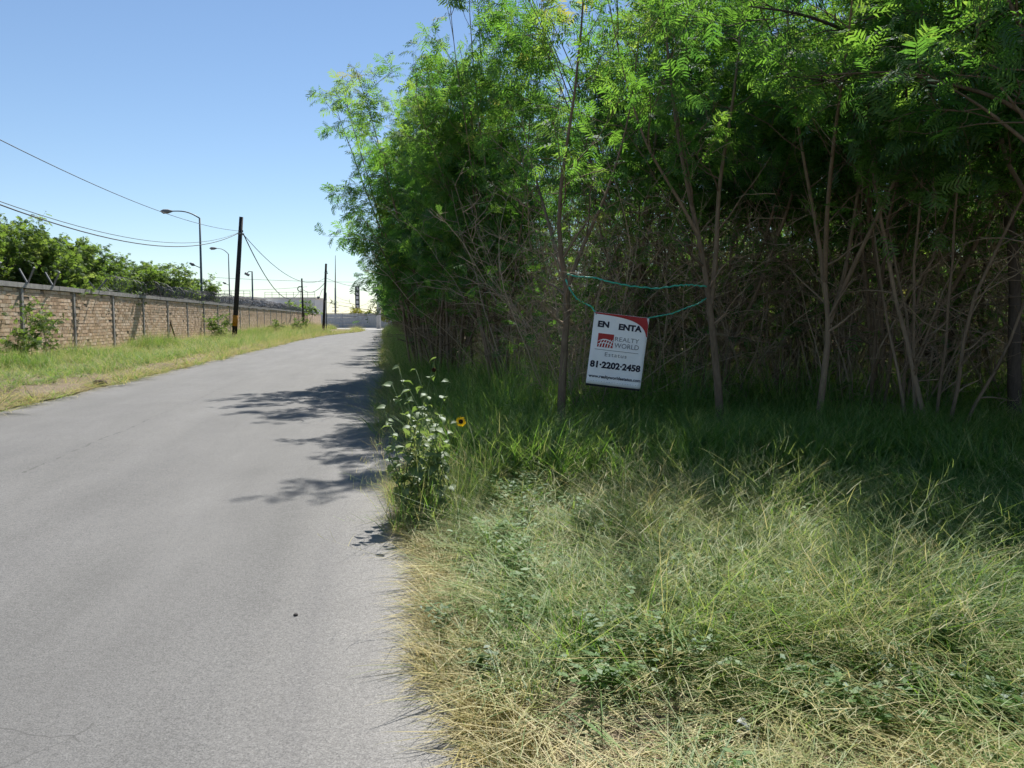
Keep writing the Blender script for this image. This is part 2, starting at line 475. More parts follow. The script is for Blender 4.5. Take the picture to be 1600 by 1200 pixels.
def vl_z(x, y, u):
    e = min(1.0, (1 - u) / 0.06)
    return 0.03 + e * (0.06 + 0.20 * (1 - u) + 0.10 * float(vnoise(x * 0.6, y * 0.6)) - 0.02)
def vl_edges(v):
    w = 0.22 * (float(vnoise(v * 1.1, 5.5)) - 0.5) + 0.10 * (float(vnoise(v * 4.1, 9.5)) - 0.5)
    return wall_x(v) - 0.3, left_x(v) + w
vl = grid_sheet('verge', vl_edges, [10 + i * 0.5 for i in range(226)], [k / 10 for k in range(10)] + [0.94, 0.97, 1.0], vl_z, M['dirt'])
tag(link('verge_left', vl), kind='structure')
def vr_edges(v):
    w = 0.16 * (float(vnoise(v * 1.6, 2.5)) - 0.5) + 0.10 * (float(vnoise(v * 6.1, 3.5)) - 0.5)
    return edge_x(v) + w + 0.14 + 0.17 * min(1, max(0, (5.5 - v) / 2.9)), edge_x(v) + 60
def vr_z(x, y, u):
    e = min(1.0, u * 60 / 0.6)
    return -0.012 + 0.012 * (float(vnoise(x * 9, y * 9)) - 0.5) + min(1, e * 3) * 0.026 + e * (0.05 + 0.10 * float(vnoise(x * 0.8 + 3, y * 0.8)))
us = [0, 0.003, 0.006, 0.01, 0.015, 0.022, 0.03, 0.04, 0.05, 0.065, 0.08, 0.1, 0.13, 0.17, 0.22, 0.3, 0.45, 0.7, 1.0]
vr = grid_sheet('verge_r', vr_edges, [-6 + i * 0.3 for i in range(110)] + [27 + i * 1.0 for i in range(98)], us, vr_z, M['dirt'])
tag(link('verge_right', vr), kind='structure')
def fl_z(x, y, u): return vr_z(x, y, 0.1) + 0.012
fl = grid_sheet('forest_floor', lambda v: (max(edge_x(v) + 1.6, -0.2 if v < 10 else -99), edge_x(v) + 55), [7.5 + i * 0.5 for i in range(60)] + [38 + i * 2 for i in range(42)], us, fl_z, M['litter_soil'])
tag(link('forest_floor', fl), kind='structure')

# ------------------------------------------------------------------ brick wall on the left
WROOT = Vector((wall_x(21.9), 21.9, 0))
wall = empty('brick_wall', WROOT, RANG)        # local +y runs along the wall, local +x faces the road
tag(wall, 'long tan brick wall with grey concrete posts beside the grassy verge', 'wall')
BAY = 4.46
NB = 29
WH = 2.86
post_me = MB().box((0, 0, WH / 2 - 0.1), (0.22, 0.14, WH + 0.0)).mesh('post', M['concrete'])
cap_me = None
brk = []
for k in (0, 1, 2, 3):
    d = [RNG.uniform(-0.006, 0.006) for _ in range(8)]
    b = MB().box((0, 0, 0), (0.10, 0.285, 0.118))
    b.v = [(v[0] + d[i], v[1] + d[(i + 3) % 8], v[2] + d[(i + 5) % 8] * 0.7) for i, v in enumerate(b.v)]
    brk.append(b)
brick_me = [b.mesh('brick', M['brick']) for b in brk]
far = MB(); nbrick = 0
for k in range(NB):
    y0 = k * BAY
    o = link('post', post_me, wall, (-0.012 + 0.008 * random.random(), y0, 0))
    hh = 0.03 * (random.random() - 0.5)
    c = MB()
    npc = 3
    for q in range(npc):
        ln = BAY / npc
        c.box((-0.01 + 0.012 * random.random(), y0 + (q + 0.5) * ln, WH - 0.08 + 0.012 * random.random()), (0.28, ln - 0.006, 0.16 + 0.02 * random.random()))
    c.build('coping_beam', M['concrete'], wall)
    MB().box((0.004, y0 + BAY / 2, 1.28), (0.12, BAY - 0.16, 2.70)).build('mortar_bed', M['mortar'], wall)
    rows = 20
    for r in range(rows):
        z = 0.07 + r * 0.1335
        off = 0.15 if r % 2 else 0.0
        for i in range(15):
            y = 0.115 + 0.145 + off + i * 0.295 - (0.15 if r % 2 else 0)
            yy = y0 + y + (0.15 if r % 2 else 0)
            if yy + 0.14 > y0 + BAY - 0.10: continue
            if abs((yy - y0) - BAY / 2) < 0.06 and r > 3: pass
            if random.random() < 0.012: continue
            x = 0.03 + random.uniform(-0.005, 0.005)
            dz = 0.008 * math.sin(yy * 0.9 + k)
            if k in (0, 1) and z > 0.55 and nbrick < 300 and (k == 1 or i > 8):
                link('brick', random.choice(brick_me), wall, (x, yy, z + dz), (0, 0, random.uniform(-.012, .012))); nbrick += 1
            else:
                b = random.choice(brk); t = random.random()
                far.add([(v[0] + x, v[1] + yy, v[2] + z + dz) for v in b.v], b.f, t)
fb = far.build('brickwork', M['brick'], wall); fb['kind'] = 'stuff'
# outward leaning wire brackets on the coping
for k in range(6):
    for h in (0.15, 0.62):
        if (k, h) in ((0, .62), (1, .15), (1, .62), (2, .62), (4, .15)):
            y = (k + h) * BAY
            br = MB()
            sg = random.choice((-1, 1))
            a = Vector((0.0, y, WH)); b = a + Vector((0.34, 0.25 * sg, 0.50 + 0.08 * random.random())); c2 = a + Vector((-0.34, -0.22 * sg, 0.52))
            br.tube([a, b], 0.035, 6); br.tube([a, c2], 0.035, 6)
            br.build('wire_bracket', M['galv'], wall)

# razor wire coil resting on the coping
def coil(name, y0, y1, rad, zc, turns, label, ph):
    m = MB(); pts = []
    n = int((y1 - y0) * turns * 12)
    for i in range(n):
        t = i / n
        y = y0 + (y1 - y0) * t
        a = 2 * math.pi * turns * (y - y0) + ph
        rr = rad * (0.85 + 0.3 * float(vnoise(y * 0.7, ph)))
        pts.append((0.02 + rr * math.cos(a), y + 0.10 * math.sin(a * 0.37), zc + rr * math.sin(a) + 0.05 * math.sin(y)))
    m.tube(pts, 0.012, 3, False)
    o = m.build(name, M['razor'], None, loc=WROOT, rot=(0, 0, RANG))
    tag(o, label, 'razor wire', 'razor wire coils on the wall')
coil('razor_wire', 13.0, 82.0, 0.36, WH + 0.36, 2.2, 'grey razor wire coil along the top of the brick wall, the larger loops', 0.0)
coil('razor_wire', 20.0, 100.0, 0.27, WH + 0.27, 3.1, 'grey razor wire tangle of smaller tighter loops lying within the larger wall coil', 1.7)

# ------------------------------------------------------------------ tree generator
def leaf_template(npair, pl, pw, length, rng, droop=0.25):
    """bipinnate leaf: rachis along +x, paired feathery pinnae, all quads"""
    vs = []; fs = []
    def q(a, b, c, d):
        i = len(vs); vs.extend([a, b, c, d]); fs.append((i, i + 1, i + 2, i + 3))
    q((0, -0.0015, 0), (0, 0.0015, 0), (length, 0.001, -droop * length * 0.5), (length, -0.001, -droop * length * 0.5))
    for i in range(npair):
        t = 0.22 + 0.78 * i / (npair - 1)
        x = length * t; z0 = -droop * length * 0.5 * t * t
        L = pl * (0.75 + 0.5 * math.sin(math.pi * min(1, t * 0.9))) * rng.uniform(0.85, 1.15)
        for s in (-1, 1):
            a = math.radians(rng.uniform(48, 66))
            dx, dy = math.cos(a), math.sin(a) * s
            nx, ny = -dy, dx
            w = pw * rng.uniform(0.8, 1.2)
            z1 = z0 + rng.uniform(-0.006, 0.004); z2 = z0 - rng.uniform(0.1, 0.45) * L
            m = 0.55
            pA = (x, 0.0, z0)
            def pt(k, off, z): return (x + dx * L * k + nx * off, dy * L * k + ny * off, z)
            q(pt(0.06, -w * .3, z0), pt(0.06, w * .3, z0), pt(m, w * .5, z1), pt(m, -w * .5, z1))
            q(pt(m, -w * .5, z1), pt(m, w * .5, z1), pt(1, w * .18, z2), pt(1, -w * .18, z2))
    return np.array(vs, np.float32), np.array(fs, np.int32)

_lr = random.Random(5)
LEAF = [leaf_template(n, pl, pw, ln, _lr, dr) for n, pl, pw, ln, dr in ((6, .075, .016, .20, .3), (5, .085, .017, .18, .5), (7, .07, .015, .23, .2))]
LEAF_SMALL = [leaf_template(4, .07, .030, .13, _lr, dr) for dr in (.3, .5)]

def place_leaves(pos, dirs, scales, tints, templates, rng, flat=0.55):
    """instance leaf templates at pos (N,3), pointing along dirs, into arrays"""
    pos = np.asarray(pos, np.float32); dirs = np.asarray(dirs, np.float32)
    N = len(pos)
    dirs /= np.linalg.norm(dirs, axis=1, keepdims=True) + 1e-9
    up = np.tile(np.array([[0, 0, 1.0]], np.float32), (N, 1)) + rng.normal(0, flat, (N, 3)).astype(np.float32)
    y = np.cross(up, dirs); y /= np.linalg.norm(y, axis=1, keepdims=True) + 1e-9
    z = np.cross(dirs, y)
    R = np.stack([dirs, y, z], axis=2) * np.asarray(scales, np.float32)[:, None, None]
    V = []; Q = []; T = []; base = 0
    which = rng.integers(0, len(templates), N)
    for k, (tv, tf) in enumerate(templates):
        m = which == k
        if not m.any(): continue
        vv = np.einsum('nij,vj->nvi', R[m], tv) + pos[m][:, None, :]
        n = vv.shape[0]
        V.append(vv.reshape(-1, 3))
        Q.append((tf[None] + (np.arange(n) * len(tv))[:, None, None]).reshape(-1, 4) + base)
        T.append(np.repeat(np.asarray(tints)[m], len(tv)))
        base += n * len(tv)
    return np.concatenate(V), np.concatenate(Q), np.concatenate(T)

class Tubes:
    def __init__(self): self.V = []; self.Q = []; self.T = []; self.n = 0
    def add(self, pts, r0, r1, k, tint):
        pts = np.asarray(pts, float); n = len(pts)
        d = np.gradient(pts, axis=0); d /= np.linalg.norm(d, axis=1, keepdims=True) + 1e-9
        a = np.array([0, 0, 1.0]) if abs(d[0, 2]) < 0.8 else np.array([1.0, 0, 0])
        u = np.cross(d, a); u /= np.linalg.norm(u, axis=1, keepdims=True) + 1e-9
        w = np.cross(d, u)
        r = (r0 + (r1 - r0) * np.linspace(0, 1, n))[:, None, None] if np.isscalar(r0) else np.asarray(r0)[:, None, None]
        th = np.arange(k) * 2 * np.pi / k
        ring = pts[:, None, :] + r * (u[:, None, :] * np.cos(th)[None, :, None] + w[:, None, :] * np.sin(th)[None, :, None])
        self.V.append(ring.reshape(-1, 3))
        i = np.arange(n - 1)[:, None] * k; j = np.arange(k)[None, :]; j2 = (j + 1) % k
        q = np.stack([i + j, i + j2, i + k + j2, i + k + j], axis=2).reshape(-1, 4) + self.n
        self.Q.append(q); self.n += n * k
        self.T.append(np.full(n * k, tint))
    def mesh(self, name, mat):
        return mesh_np(name, np.concatenate(self.V), np.concatenate(self.Q), mat, True, np.concatenate(self.T))

def wander(p, d, L, n, rng, wob, grav=0.0):
    """polyline of n points starting at p heading d with random wander"""
    pts = [np.array(p, float)]; d = np.array(d, float); st = L / (n - 1)
    for i in range(n - 1):
        d = d + rng.normal(0, wob, 3) + np.array([0, 0, grav])
        d /= np.linalg.norm(d)
        pts.append(pts[-1] + d * st)
    return np.array(pts)

def along(pts, t):
    f = t * (len(pts) - 1); i = min(int(f), len(pts) - 2); u = f - i
    return pts[i] * (1 - u) + pts[i + 1] * u, pts[i + 1] - pts[i]

def grow(stems, radii, rng, leaf_min=2.8, nbranch=16, blen=(0.8, 1.9), nsub=4, leaf_step=0.10, lscale=1.0, bstart=0.22, dead=0.8,
         templates=None, twig_leaves=True, spread=0.9, leaf_prob=1.0, prune=None, rmax=99.0):
    """stems: list of polylines. returns (tubes, leaf arrays)"""
    tb = Tubes(); LP = []; LD = []; LS = []; LT = []
    templates = templates or LEAF
    def leaves_on(pts, t0, density, tint):
        L = np.linalg.norm(pts[-1] - pts[0])
        n = max(2, int(L * (1 - t0) / density))
        for i in range(n):
            if rng.random() > leaf_prob: continue
            p, d = along(pts, t0 + (1 - t0) * (i + rng.random()) / n)
            if p[2] < leaf_min + rng.normal(0, 0.35): continue
            if prune is not None and prune(p): continue
            d = d / (np.linalg.norm(d) + 1e-9)
            side = rng.normal(0, 1, 3); side -= d * side.dot(d); side /= np.linalg.norm(side) + 1e-9
            ld = d * 0.5 + side * 0.9 + np.array([0, 0, 0.05]); ld[2] *= 0.6; ld[2] -= 0.08
            LP.append(p); LD.append(ld); LS.append(lscale * rng.uniform(0.7, 1.3)); LT.append(np.clip(tint + rng.normal(0, 0.13), 0, 1))
    for si, (st, r) in enumerate(zip(stems, radii)):
        st = np.asarray(st, float)
        far_ = np.hypot(st[:, 0], st[:, 1]) > rmax - 0.5
        if far_.any(): st = st[:max(4, int(np.argmax(far_)))]
        n = len(st)
        tb.add(st, r, r * 0.16, 7 if r > 0.03 else 5, rng.uniform(0.35, 0.6))
        Ls = np.linalg.norm(np.diff(st, axis=0), axis=1).sum()
        nb = max(3, int(nbranch * Ls / 6.5))
        for b in range(nb):
            t = bstart + (0.98 - bstart) * (b + rng.random()) / nb
            p, d = along(st, t)
            d = d / (np.linalg.norm(d) + 1e-9)
            az = rng.uniform(0, 2 * np.pi)
            out = np.array([math.cos(az), math.sin(az), 0.0])
            h = p[2]
            live = h > leaf_min - 0.7
            L = rng.uniform(*blen) * (1.0 if live else 0.6) * (1.15 - 0.6 * max(0, t - 0.6) / 0.4)
            dirn = d * rng.uniform(0.35, 0.9) + out * spread
            pts = wander(p, dirn / np.linalg.norm(dirn), L, 6, rng, 0.16, 0.02 if live else -0.02)
            if math.hypot(pts[-1][0], pts[-1][1]) > rmax: continue
            if prune is not None and (prune(pts[-1]) or prune(pts[3])): continue
            br = r * (1 - 0.84 * t) * rng.uniform(0.35, 0.6)
            isdead = (not live) and rng.random() < dead
            tb.add(pts, max(br, 0.006), 0.0028, 4, rng.uniform(0.6, 1.0) if isdead else rng.uniform(0.3, 0.6))
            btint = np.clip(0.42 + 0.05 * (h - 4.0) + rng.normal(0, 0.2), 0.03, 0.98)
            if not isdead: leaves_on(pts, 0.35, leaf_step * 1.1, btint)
            for s in range(nsub):
                tt = 0.25 + 0.72 * (s + rng.random()) / nsub
                q, dd = along(pts, tt)
                dd = dd / (np.linalg.norm(dd) + 1e-9)
                o2 = rng.normal(0, 1, 3); o2[2] *= 0.5; o2 /= np.linalg.norm(o2)
                sd = dd * 0.7 + o2 * 0.8
                sp = wander(q, sd / np.linalg.norm(sd), L * rng.uniform(0.28, 0.55), 4, rng, 0.2)
                tb.add(sp, max(br * 0.4, 0.0035), 0.0016, 3, rng.uniform(0.6, 1.0) if isdead else rng.uniform(0.3, 0.7))
                if not isdead: leaves_on(sp, 0.12, leaf_step, btint)
    arr = place_leaves(LP, LD, LS, LT, templates, rng) if LP else None
    return tb, arr

def make_tree_mesh(name, stems, radii, seed, bark, leafmat, **kw):
    rng = np.random.default_rng(seed)
    tb, arr = grow(stems, radii, rng, **kw)
    tm = tb.mesh(name + '_trunk', bark)
    cm = mesh_np(name + '_crown', arr[0], arr[1], leafmat, False, arr[2]) if arr is not None else None
    return tm, cm

def put_tree(name, tm, cm, loc, rz, sc, label, cat='tree', group=None, tilt=(0, 0)):
    o = empty(name, loc, rz)
    o.rotation_euler = (tilt[0], tilt[1], rz)
    o.scale = sc if isinstance(sc, tuple) else (sc, sc, sc)
    link('trunk', tm, o)
    if cm is not None: link('crown', cm, o)
    tag(o, label, cat, group)
    return o

def thicket_stems(rng, n, H, spread, r0, wob=0.055, grav=0.0):
    st = []; ra = []
    for i in range(n):
        a = rng.uniform(0, 2 * math.pi)
        tilt = rng.uniform(0.03, spread)
        d = np.array([math.cos(a) * tilt, math.sin(a) * tilt, 1.0]); d /= np.linalg.norm(d)
        p = np.array([math.cos(a), math.sin(a), 0]) * rng.uniform(0.02, 0.30) + np.array([0, 0, -0.05])
        h = H * rng.uniform(0.72, 1.05)
        st.append(wander(p, d, h, 14, rng, wob, grav)); ra.append(r0 * rng.uniform(0.6, 1.15))
    return st, ra

PROT = {}
def protos(key, cnt, fn):
    PROT[key] = [fn(i) for i in range(cnt)]
def mk_thicket(i):
    rng = np.random.default_rng(100 + i)
    st, ra = thicket_stems(rng, 7, 7.2, 0.20, 0.034, 0.085, 0.02)
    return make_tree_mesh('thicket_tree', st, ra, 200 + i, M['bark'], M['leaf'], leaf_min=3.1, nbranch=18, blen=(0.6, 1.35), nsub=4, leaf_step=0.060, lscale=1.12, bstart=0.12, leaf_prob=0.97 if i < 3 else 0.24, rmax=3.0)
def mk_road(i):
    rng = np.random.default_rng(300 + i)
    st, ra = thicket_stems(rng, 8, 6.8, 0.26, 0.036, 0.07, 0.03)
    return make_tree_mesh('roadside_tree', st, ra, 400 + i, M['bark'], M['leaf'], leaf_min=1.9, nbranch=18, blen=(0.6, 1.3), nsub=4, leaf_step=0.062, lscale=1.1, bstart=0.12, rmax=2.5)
def mk_bare(i):
    rng = np.random.default_rng(500 + i)
    st, ra = thicket_stems(rng, 17, 5.0, 0.50, 0.015, 0.13, 0.0)
    return make_tree_mesh('bare_sapling', st, ra, 600 + i, M['deadwood'], M['leaf'], leaf_min=1.2, nbranch=18, blen=(0.3, 0.9), nsub=3, bstart=0.06, dead=1.0, leaf_prob=0.10, leaf_step=0.12, lscale=1.0)
def mk_mesq(i):
    rng = np.random.default_rng(700 + i)
    st, ra = thicket_stems(rng, 7, 5.6, 0.62, 0.07)
    return make_tree_mesh('mesquite_tree', st, ra, 800 + i, M['bark_dark'], M['leaf_far'], leaf_min=2.5, nbranch=36, blen=(0.7, 1.5), nsub=7, leaf_step=0.092, lscale=1.2, templates=LEAF_SMALL, bstart=0.2)
def mk_under(i):
    rng = np.random.default_rng(900 + i)
    st, ra = thicket_stems(rng, 9, 4.2, 0.34, 0.022, 0.09)
    return make_tree_mesh('understory_shrub', st, ra, 950 + i, M['bark'], M['leaf'], leaf_min=0.5, nbranch=22, blen=(0.5, 1.2), nsub=3, leaf_step=0.11, lscale=1.5, bstart=0.06, dead=0.3)
protos('under', 2, mk_under)
protos('thicket', 6, mk_thicket)
protos('road', 3, mk_road)
protos('bare', 4, mk_bare)
protos('mesq', 2, mk_mesq)

# ------------------------------------------------------------------ hero trees in the front row
def px_stem(pts, Z, n=14, dz=0.0):
    w = [np.array(P(x, y, Z + dz * i / (len(pts) - 1))) for i, (x, y) in enumerate(pts)]
    w = np.array(w)
    t = np.linspace(0, len(w) - 1, n)
    out = np.stack([np.interp(t, np.arange(len(w)), w[:, k]) for k in range(3)], axis=1)
    out[1:-1] = (out[:-2] + 2 * out[1:-1] + out[2:]) / 4
    return out
def hero(name, label, stems_px, Z, radii, seed, bark, dzs, **kw):
    st = [px_stem(s, Z, 14, dz) for s, dz in zip(stems_px, dzs)]
    st[0][0][2] = -0.05
    base = st[0][0].copy(); base[2] = 0
    st = [s - base for s in st]
    # the crowns keep clear of the sunny strip by the road: no leaves that would hang over it toward the sun
    kx, kz = sdir.x / sdir.z, sdir.y / sdir.z
    def prune(p):
        wx = p[0] + base[0] - (p[2] - 0.6) * kx; wz = p[1] + base[1] - (p[2] - 0.6) * kz
        return wx < 0.25 + SL * wz + 0.35 * (8.0 - wz) * 0.3 + 0.6 and wz < 9.0
    kw.setdefault('prune', prune)
    tm, cm = make_tree_mesh(name, st, radii, seed, bark, M['leaf'], **kw)
    return put_tree(name, tm, cm, base, 0, 1.0, label)
hero('slender_tree', 'slender forked grey tree left of the hanging sign, green twine tied to it',
     [[(876, 660), (878, 600), (883, 520), (889, 455), (879, 420), (870, 350), (880, 250), (905, 120), (915, -60)],
      [(884, 440), (866, 380), (846, 310), (826, 240), (815, 180)],
      [(886, 450), (912, 380), (950, 300), (985, 180), (1000, 40)]], 9.0, [0.052, 0.030, 0.028], 11, M['bark'], [0, 3.5, 0.2],
     leaf_min=3.1, nbranch=15, blen=(0.7, 1.5), nsub=4, leaf_step=0.085, lscale=0.95, bstart=0.25)
hero('slender_tree', 'slender two-stemmed tree right of the hanging sign, holding the far end of the twine',
     [[(1126, 680), (1122, 600), (1113, 520), (1106, 445), (1088, 350), (1062, 240), (1045, 110), (1030, -70)],
      [(1110, 475), (1120, 390), (1122, 290), (1146, 160), (1160, 20), (1165, -90)],
      [(1092, 370), (1060, 310), (1010, 230), (975, 120), (950, 0)]], 9.2, [0.055, 0.036, 0.025], 12, M['bark'], [0, 0.4, -0.5],
     leaf_min=3.2, nbranch=15, blen=(0.7, 1.6), nsub=4, leaf_step=0.085, lscale=0.95, bstart=0.25)
hero('slender_tree', 'pale slender tree forking low, standing alone in the shaded grass right of centre',
     [[(1270, 715), (1280, 650), (1291, 560), (1296, 505), (1288, 430), (1272, 330), (1245, 200), (1230, 60), (1225, -80)],
      [(1296, 505), (1318, 440), (1335, 340), (1352, 220), (1372, 90), (1380, -60)],
      [(1289, 440), (1292, 330), (1305, 200), (1325, 70), (1340, -90)],
      [(1300, 490), (1350, 380), (1420, 240), (1480, 80), (1510, -80)]], 9.6, [0.050, 0.034, 0.032, 0.030], 13, M['bark'], [0, 0.4, -2.3, -1.9],
     leaf_min=3.2, nbranch=15, blen=(0.7, 1.6), nsub=4, leaf_step=0.085, lscale=1.0, bstart=0.3, leaf_prob=0.7)
hero('old_mesquite', 'dark crooked old tree spreading over the upper right of the thicket',
     [[(1588, 660), (1582, 540), (1590, 430), (1575, 320), (1552, 224), (1492, 144), (1464, 118), (1446, 55), (1420, -40)],
      [(1500, 150), (1524, 62), (1534, -10), (1540, -80)],
      [(1492, 146), (1450, 131), (1380, 133), (1312, 128), (1240, 120)],
      [(1575, 330), (1600, 250), (1640, 160), (1700, 60)],
      [(1560, 250), (1530, 120), (1600, 84), (1680, 60)],
      [(1464, 118), (1400, 90), (1330, 50), (1250, 20), (1170, 10)]], 9.8, [0.085, 0.055, 0.045, 0.05, 0.04, 0.035], 14, M['bark_dark'], [0, 0.3, -2.2, -0.5, -0.8, -2.4],
     leaf_min=3.3, nbranch=20, blen=(0.8, 1.7), nsub=4, leaf_step=0.085, lscale=1.05, bstart=0.4, spread=1.0, leaf_prob=0.65)
hero('leaning_tree', 'dark leaning multi-stemmed tree in the deep shade at right',
     [[(1488, 640), (1455, 555), (1415, 480), (1360, 410), (1310, 330), (1280, 200), (1270, 60)],
      [(1492, 636), (1480, 540), (1500, 440), (1530, 330), (1545, 200), (1560, 60)],
      [(1478, 636), (1430, 580), (1390, 520), (1350, 470), (1330, 380), (1340, 260)]], 12.0, [0.085, 0.075, 0.05], 15, M['bark_dark'], [0, 0.5, -0.5],
     leaf_min=3.6, nbranch=16, blen=(0.8, 1.7), nsub=4, leaf_step=0.11, lscale=1.1, bstart=0.25, leaf_prob=0.7)

hero('overhanging_tree', 'tree at the right edge of the view with sunlit fronds reaching into frame',
     [[(1790, 1000), (1775, 700), (1745, 420), (1700, 260), (1650, 150), (1600, 60), (1560, -40)],
      [(1745, 420), (1690, 330), (1640, 240), (1590, 170), (1550, 120)],
      [(1700, 260), (1680, 120), (1640, 0), (1600, -80)],
      [(1745, 420), (1650, 260), (1540, 170), (1440, 110)],
      [(1690, 240), (1560, 150), (1400, 110), (1250, 120)]], 6.6, [0.06, 0.030, 0.036, 0.028, 0.028], 16, M['bark'], [0, -0.3, 0.4, 0.2, 0.9],
     leaf_min=2.3, nbranch=16, blen=(0.5, 1.1), nsub=4, leaf_step=0.10, lscale=1.1, bstart=0.45)

# ------------------------------------------------------------------ the thicket on the right
taken = [P(876, 500, 9.0), P(1126, 500, 9.2), P(1270, 500, 9.6), P(1588, 500, 9.8), P(1488, 500, 12.0)]
taken = [(v.x, v.y) for v in taken]
def free(x, y, d):
    for a, b in taken:
        if (a - x) ** 2 + (b - y) ** 2 < d * d: return False
    return True
tr = random.Random(21)
ct = {'front': 0, 'deep': 0, 'road': 0, 'bare': 0}
# the row along the road edge
for (x, z, s_, lb) in ((-0.10, 14.4, (0.95, 0.95, 1.22), 'tall leafy tree at the near left corner of the thicket, closest to the road'),
                       (1.9, 12.6, (1.0, 1.0, 1.2), 'tall leafy tree rising just behind the sign'),
                       (2.9, 12.9, 1.2, 'tall leafy tree behind the tree that holds the twine at right')):
    tm, cm = PROT['road' if x < 1 else 'thicket'][1]
    put_tree('corner_tree' if x < 1 else 'thicket_tree', tm, cm, (x, z, 0), x * 2.3, s_, lb)
    taken.append((x, z))
z = 16.4
while z < 122:
    t = tr.uniform(1.4, 1.8) if z < 19 else (1.0 if z < 22.5 else tr.uniform(1.5, 2.2))
    x = edge_x(z) + t
    tm, cm = PROT['road'][tr.randrange(3)]
    s = tr.uniform(0.95, 1.12) * (1.14 if z < 19 else 1.10 if z < 30 else 1.0)
    put_tree('roadside_tree', tm, cm, (x, z, 0), tr.uniform(0, 6.28), (s, s, s * tr.uniform(0.95, 1.08)),
             'tallest near tree of the row overhanging the right road edge' if ct['road'] == 0 else 'leafy green tree in the row overhanging the right edge of the road', 'tree', 'trees in the row along the road', (tr.uniform(-.04, .04), tr.uniform(-.05, 0.02)))
    taken.append((x, z)); ct['road'] += 1
    z += tr.uniform(1.7, 2.3) * (1.0 if z < 50 else 1.4)
# body of the thicket, nearest rows densest
for k in range(900):
    z = tr.uniform(6.8, 30) if k % 3 else tr.uniform(6.8, 13); x = tr.uniform(edge_x(z) + 3.2, min(0.72 * z + 3.0, edge_x(z) + 24))
    zf = 11.2 if x < 3.2 else (10.4 if x < 4.2 else (8.2 if x < 5.8 else 6.8))
    if z < zf: continue
    if 13.8 < z < 20.5 and x > edge_x(z) + 5.0: continue
    if not free(x, z, 1.35 if z < 15 else 2.7): continue
    front = z < 14.5
    tm, cm = PROT['thicket'][tr.randrange(3) if z < 13.8 else 3 + tr.randrange(3)]
    s = tr.uniform(0.88, 1.12) * (1.0 if front else 1.16)
    put_tree('thicket_tree', tm, cm, (x, z, 0), tr.uniform(0, 6.28), (s, s, s * tr.uniform(0.92, 1.1)),
             'multi-stemmed green tree in the front rows of the thicket on the right' if front else 'green tree deep in the shaded thicket behind the front rows',
             'tree', 'front trees of the thicket' if front else 'trees deep in the thicket', (tr.uniform(-.07, .07), tr.uniform(-.07, .07)))
    taken.append((x, z)); ct['front' if front else 'deep'] += 1
# second row along the road farther on
z = 34
while z < 120:
    for t0 in (4.6,):
        x = edge_x(z) + t0 + tr.uniform(-0.5, 0.8)
        tm, cm = PROT['thicket'][tr.randrange(3)]
        put_tree('thicket_tree', tm, cm, (x, z, 0), tr.uniform(0, 6.28), tr.uniform(1.0, 1.15), 'green tree of the second row behind the far roadside trees', 'tree', 'second row of far roadside trees')
        ct['deep'] += 1
    z += 3.4
# brown leafless saplings between the trunks
tb2 = []
for k in range(700):
    z = tr.uniform(10.6, 24) if k % 2 else tr.uniform(10.6, 17); x = tr.uniform(edge_x(z) + 2.4, min(0.70 * z + 2.0, edge_x(z) + 22))
    if any((a - x) ** 2 + (b - z) ** 2 < (0.92 if z < 17 else 1.5) ** 2 for a, b in tb2): continue
    tm, cm = PROT['bare'][tr.randrange(4)]
    s = tr.uniform(0.75, 1.15)
    put_tree('bare_sapling', tm, cm, (x, z, 0), tr.uniform(0, 6.28), s, 'nearly leafless brown sapling of tangled twigs between the thicket trunks', 'sapling', 'bare saplings in the thicket', (tr.uniform(-.12, .12), tr.uniform(-.12, .12)))
    tb2.append((x, z)); ct['bare'] += 1
ub = []
for k in range(400):
    z = tr.uniform(23, 33); x = tr.uniform(edge_x(z) + 3.4, min(0.74 * z + 2.5, edge_x(z) + 25))
    if any((a - x) ** 2 + (b - z) ** 2 < 3.3 ** 2 for a, b in ub): continue
    tm, cm = PROT['under'][tr.randrange(2)]
    put_tree('understory_shrub', tm, cm, (x, z, 0), tr.uniform(0, 6.28), tr.uniform(0.85, 1.2), 'leafy shrub in the dark depth of the thicket, below the crowns', 'shrub', 'shrubs deep in the thicket')
    ub.append((x, z))
ct['under'] = len(ub)
print('TREES', ct, 'bricks', nbrick)

# trees behind the wall on the left
mesq_spots = [(25.5, 2.6, 1.0), (31.5, 2.8, 1.05), (38, 2.8, 1.0), (44.5, 2.8, 1.0), (51.5, 2.6, 1.0), (59, 2.6, 0.95), (24, 4.0, 1.15), (27, 5.2, 1.12), (29.5, 3.6, 1.05), (33, 5.2, 1.12), (36, 3.8, 1.0), (39.5, 5.4, 1.08), (42.5, 4.0, 1.0), (46, 5.4, 1.04), (50, 4.2, 0.95), (54, 4.6, 0.95), (57, 3.6, 0.92), (22, 7.0, 1.15)]
for i, (zz, back, s) in enumerate(mesq_spots):
    tm, cm = PROT['mesq'][i % 2]
    put_tree('mesquite_tree', tm, cm, (wall_x(zz) - back, zz, 0), i * 1.7, s, 'bushy green tree rising behind the left brick wall', 'tree', 'trees behind the brick wall')

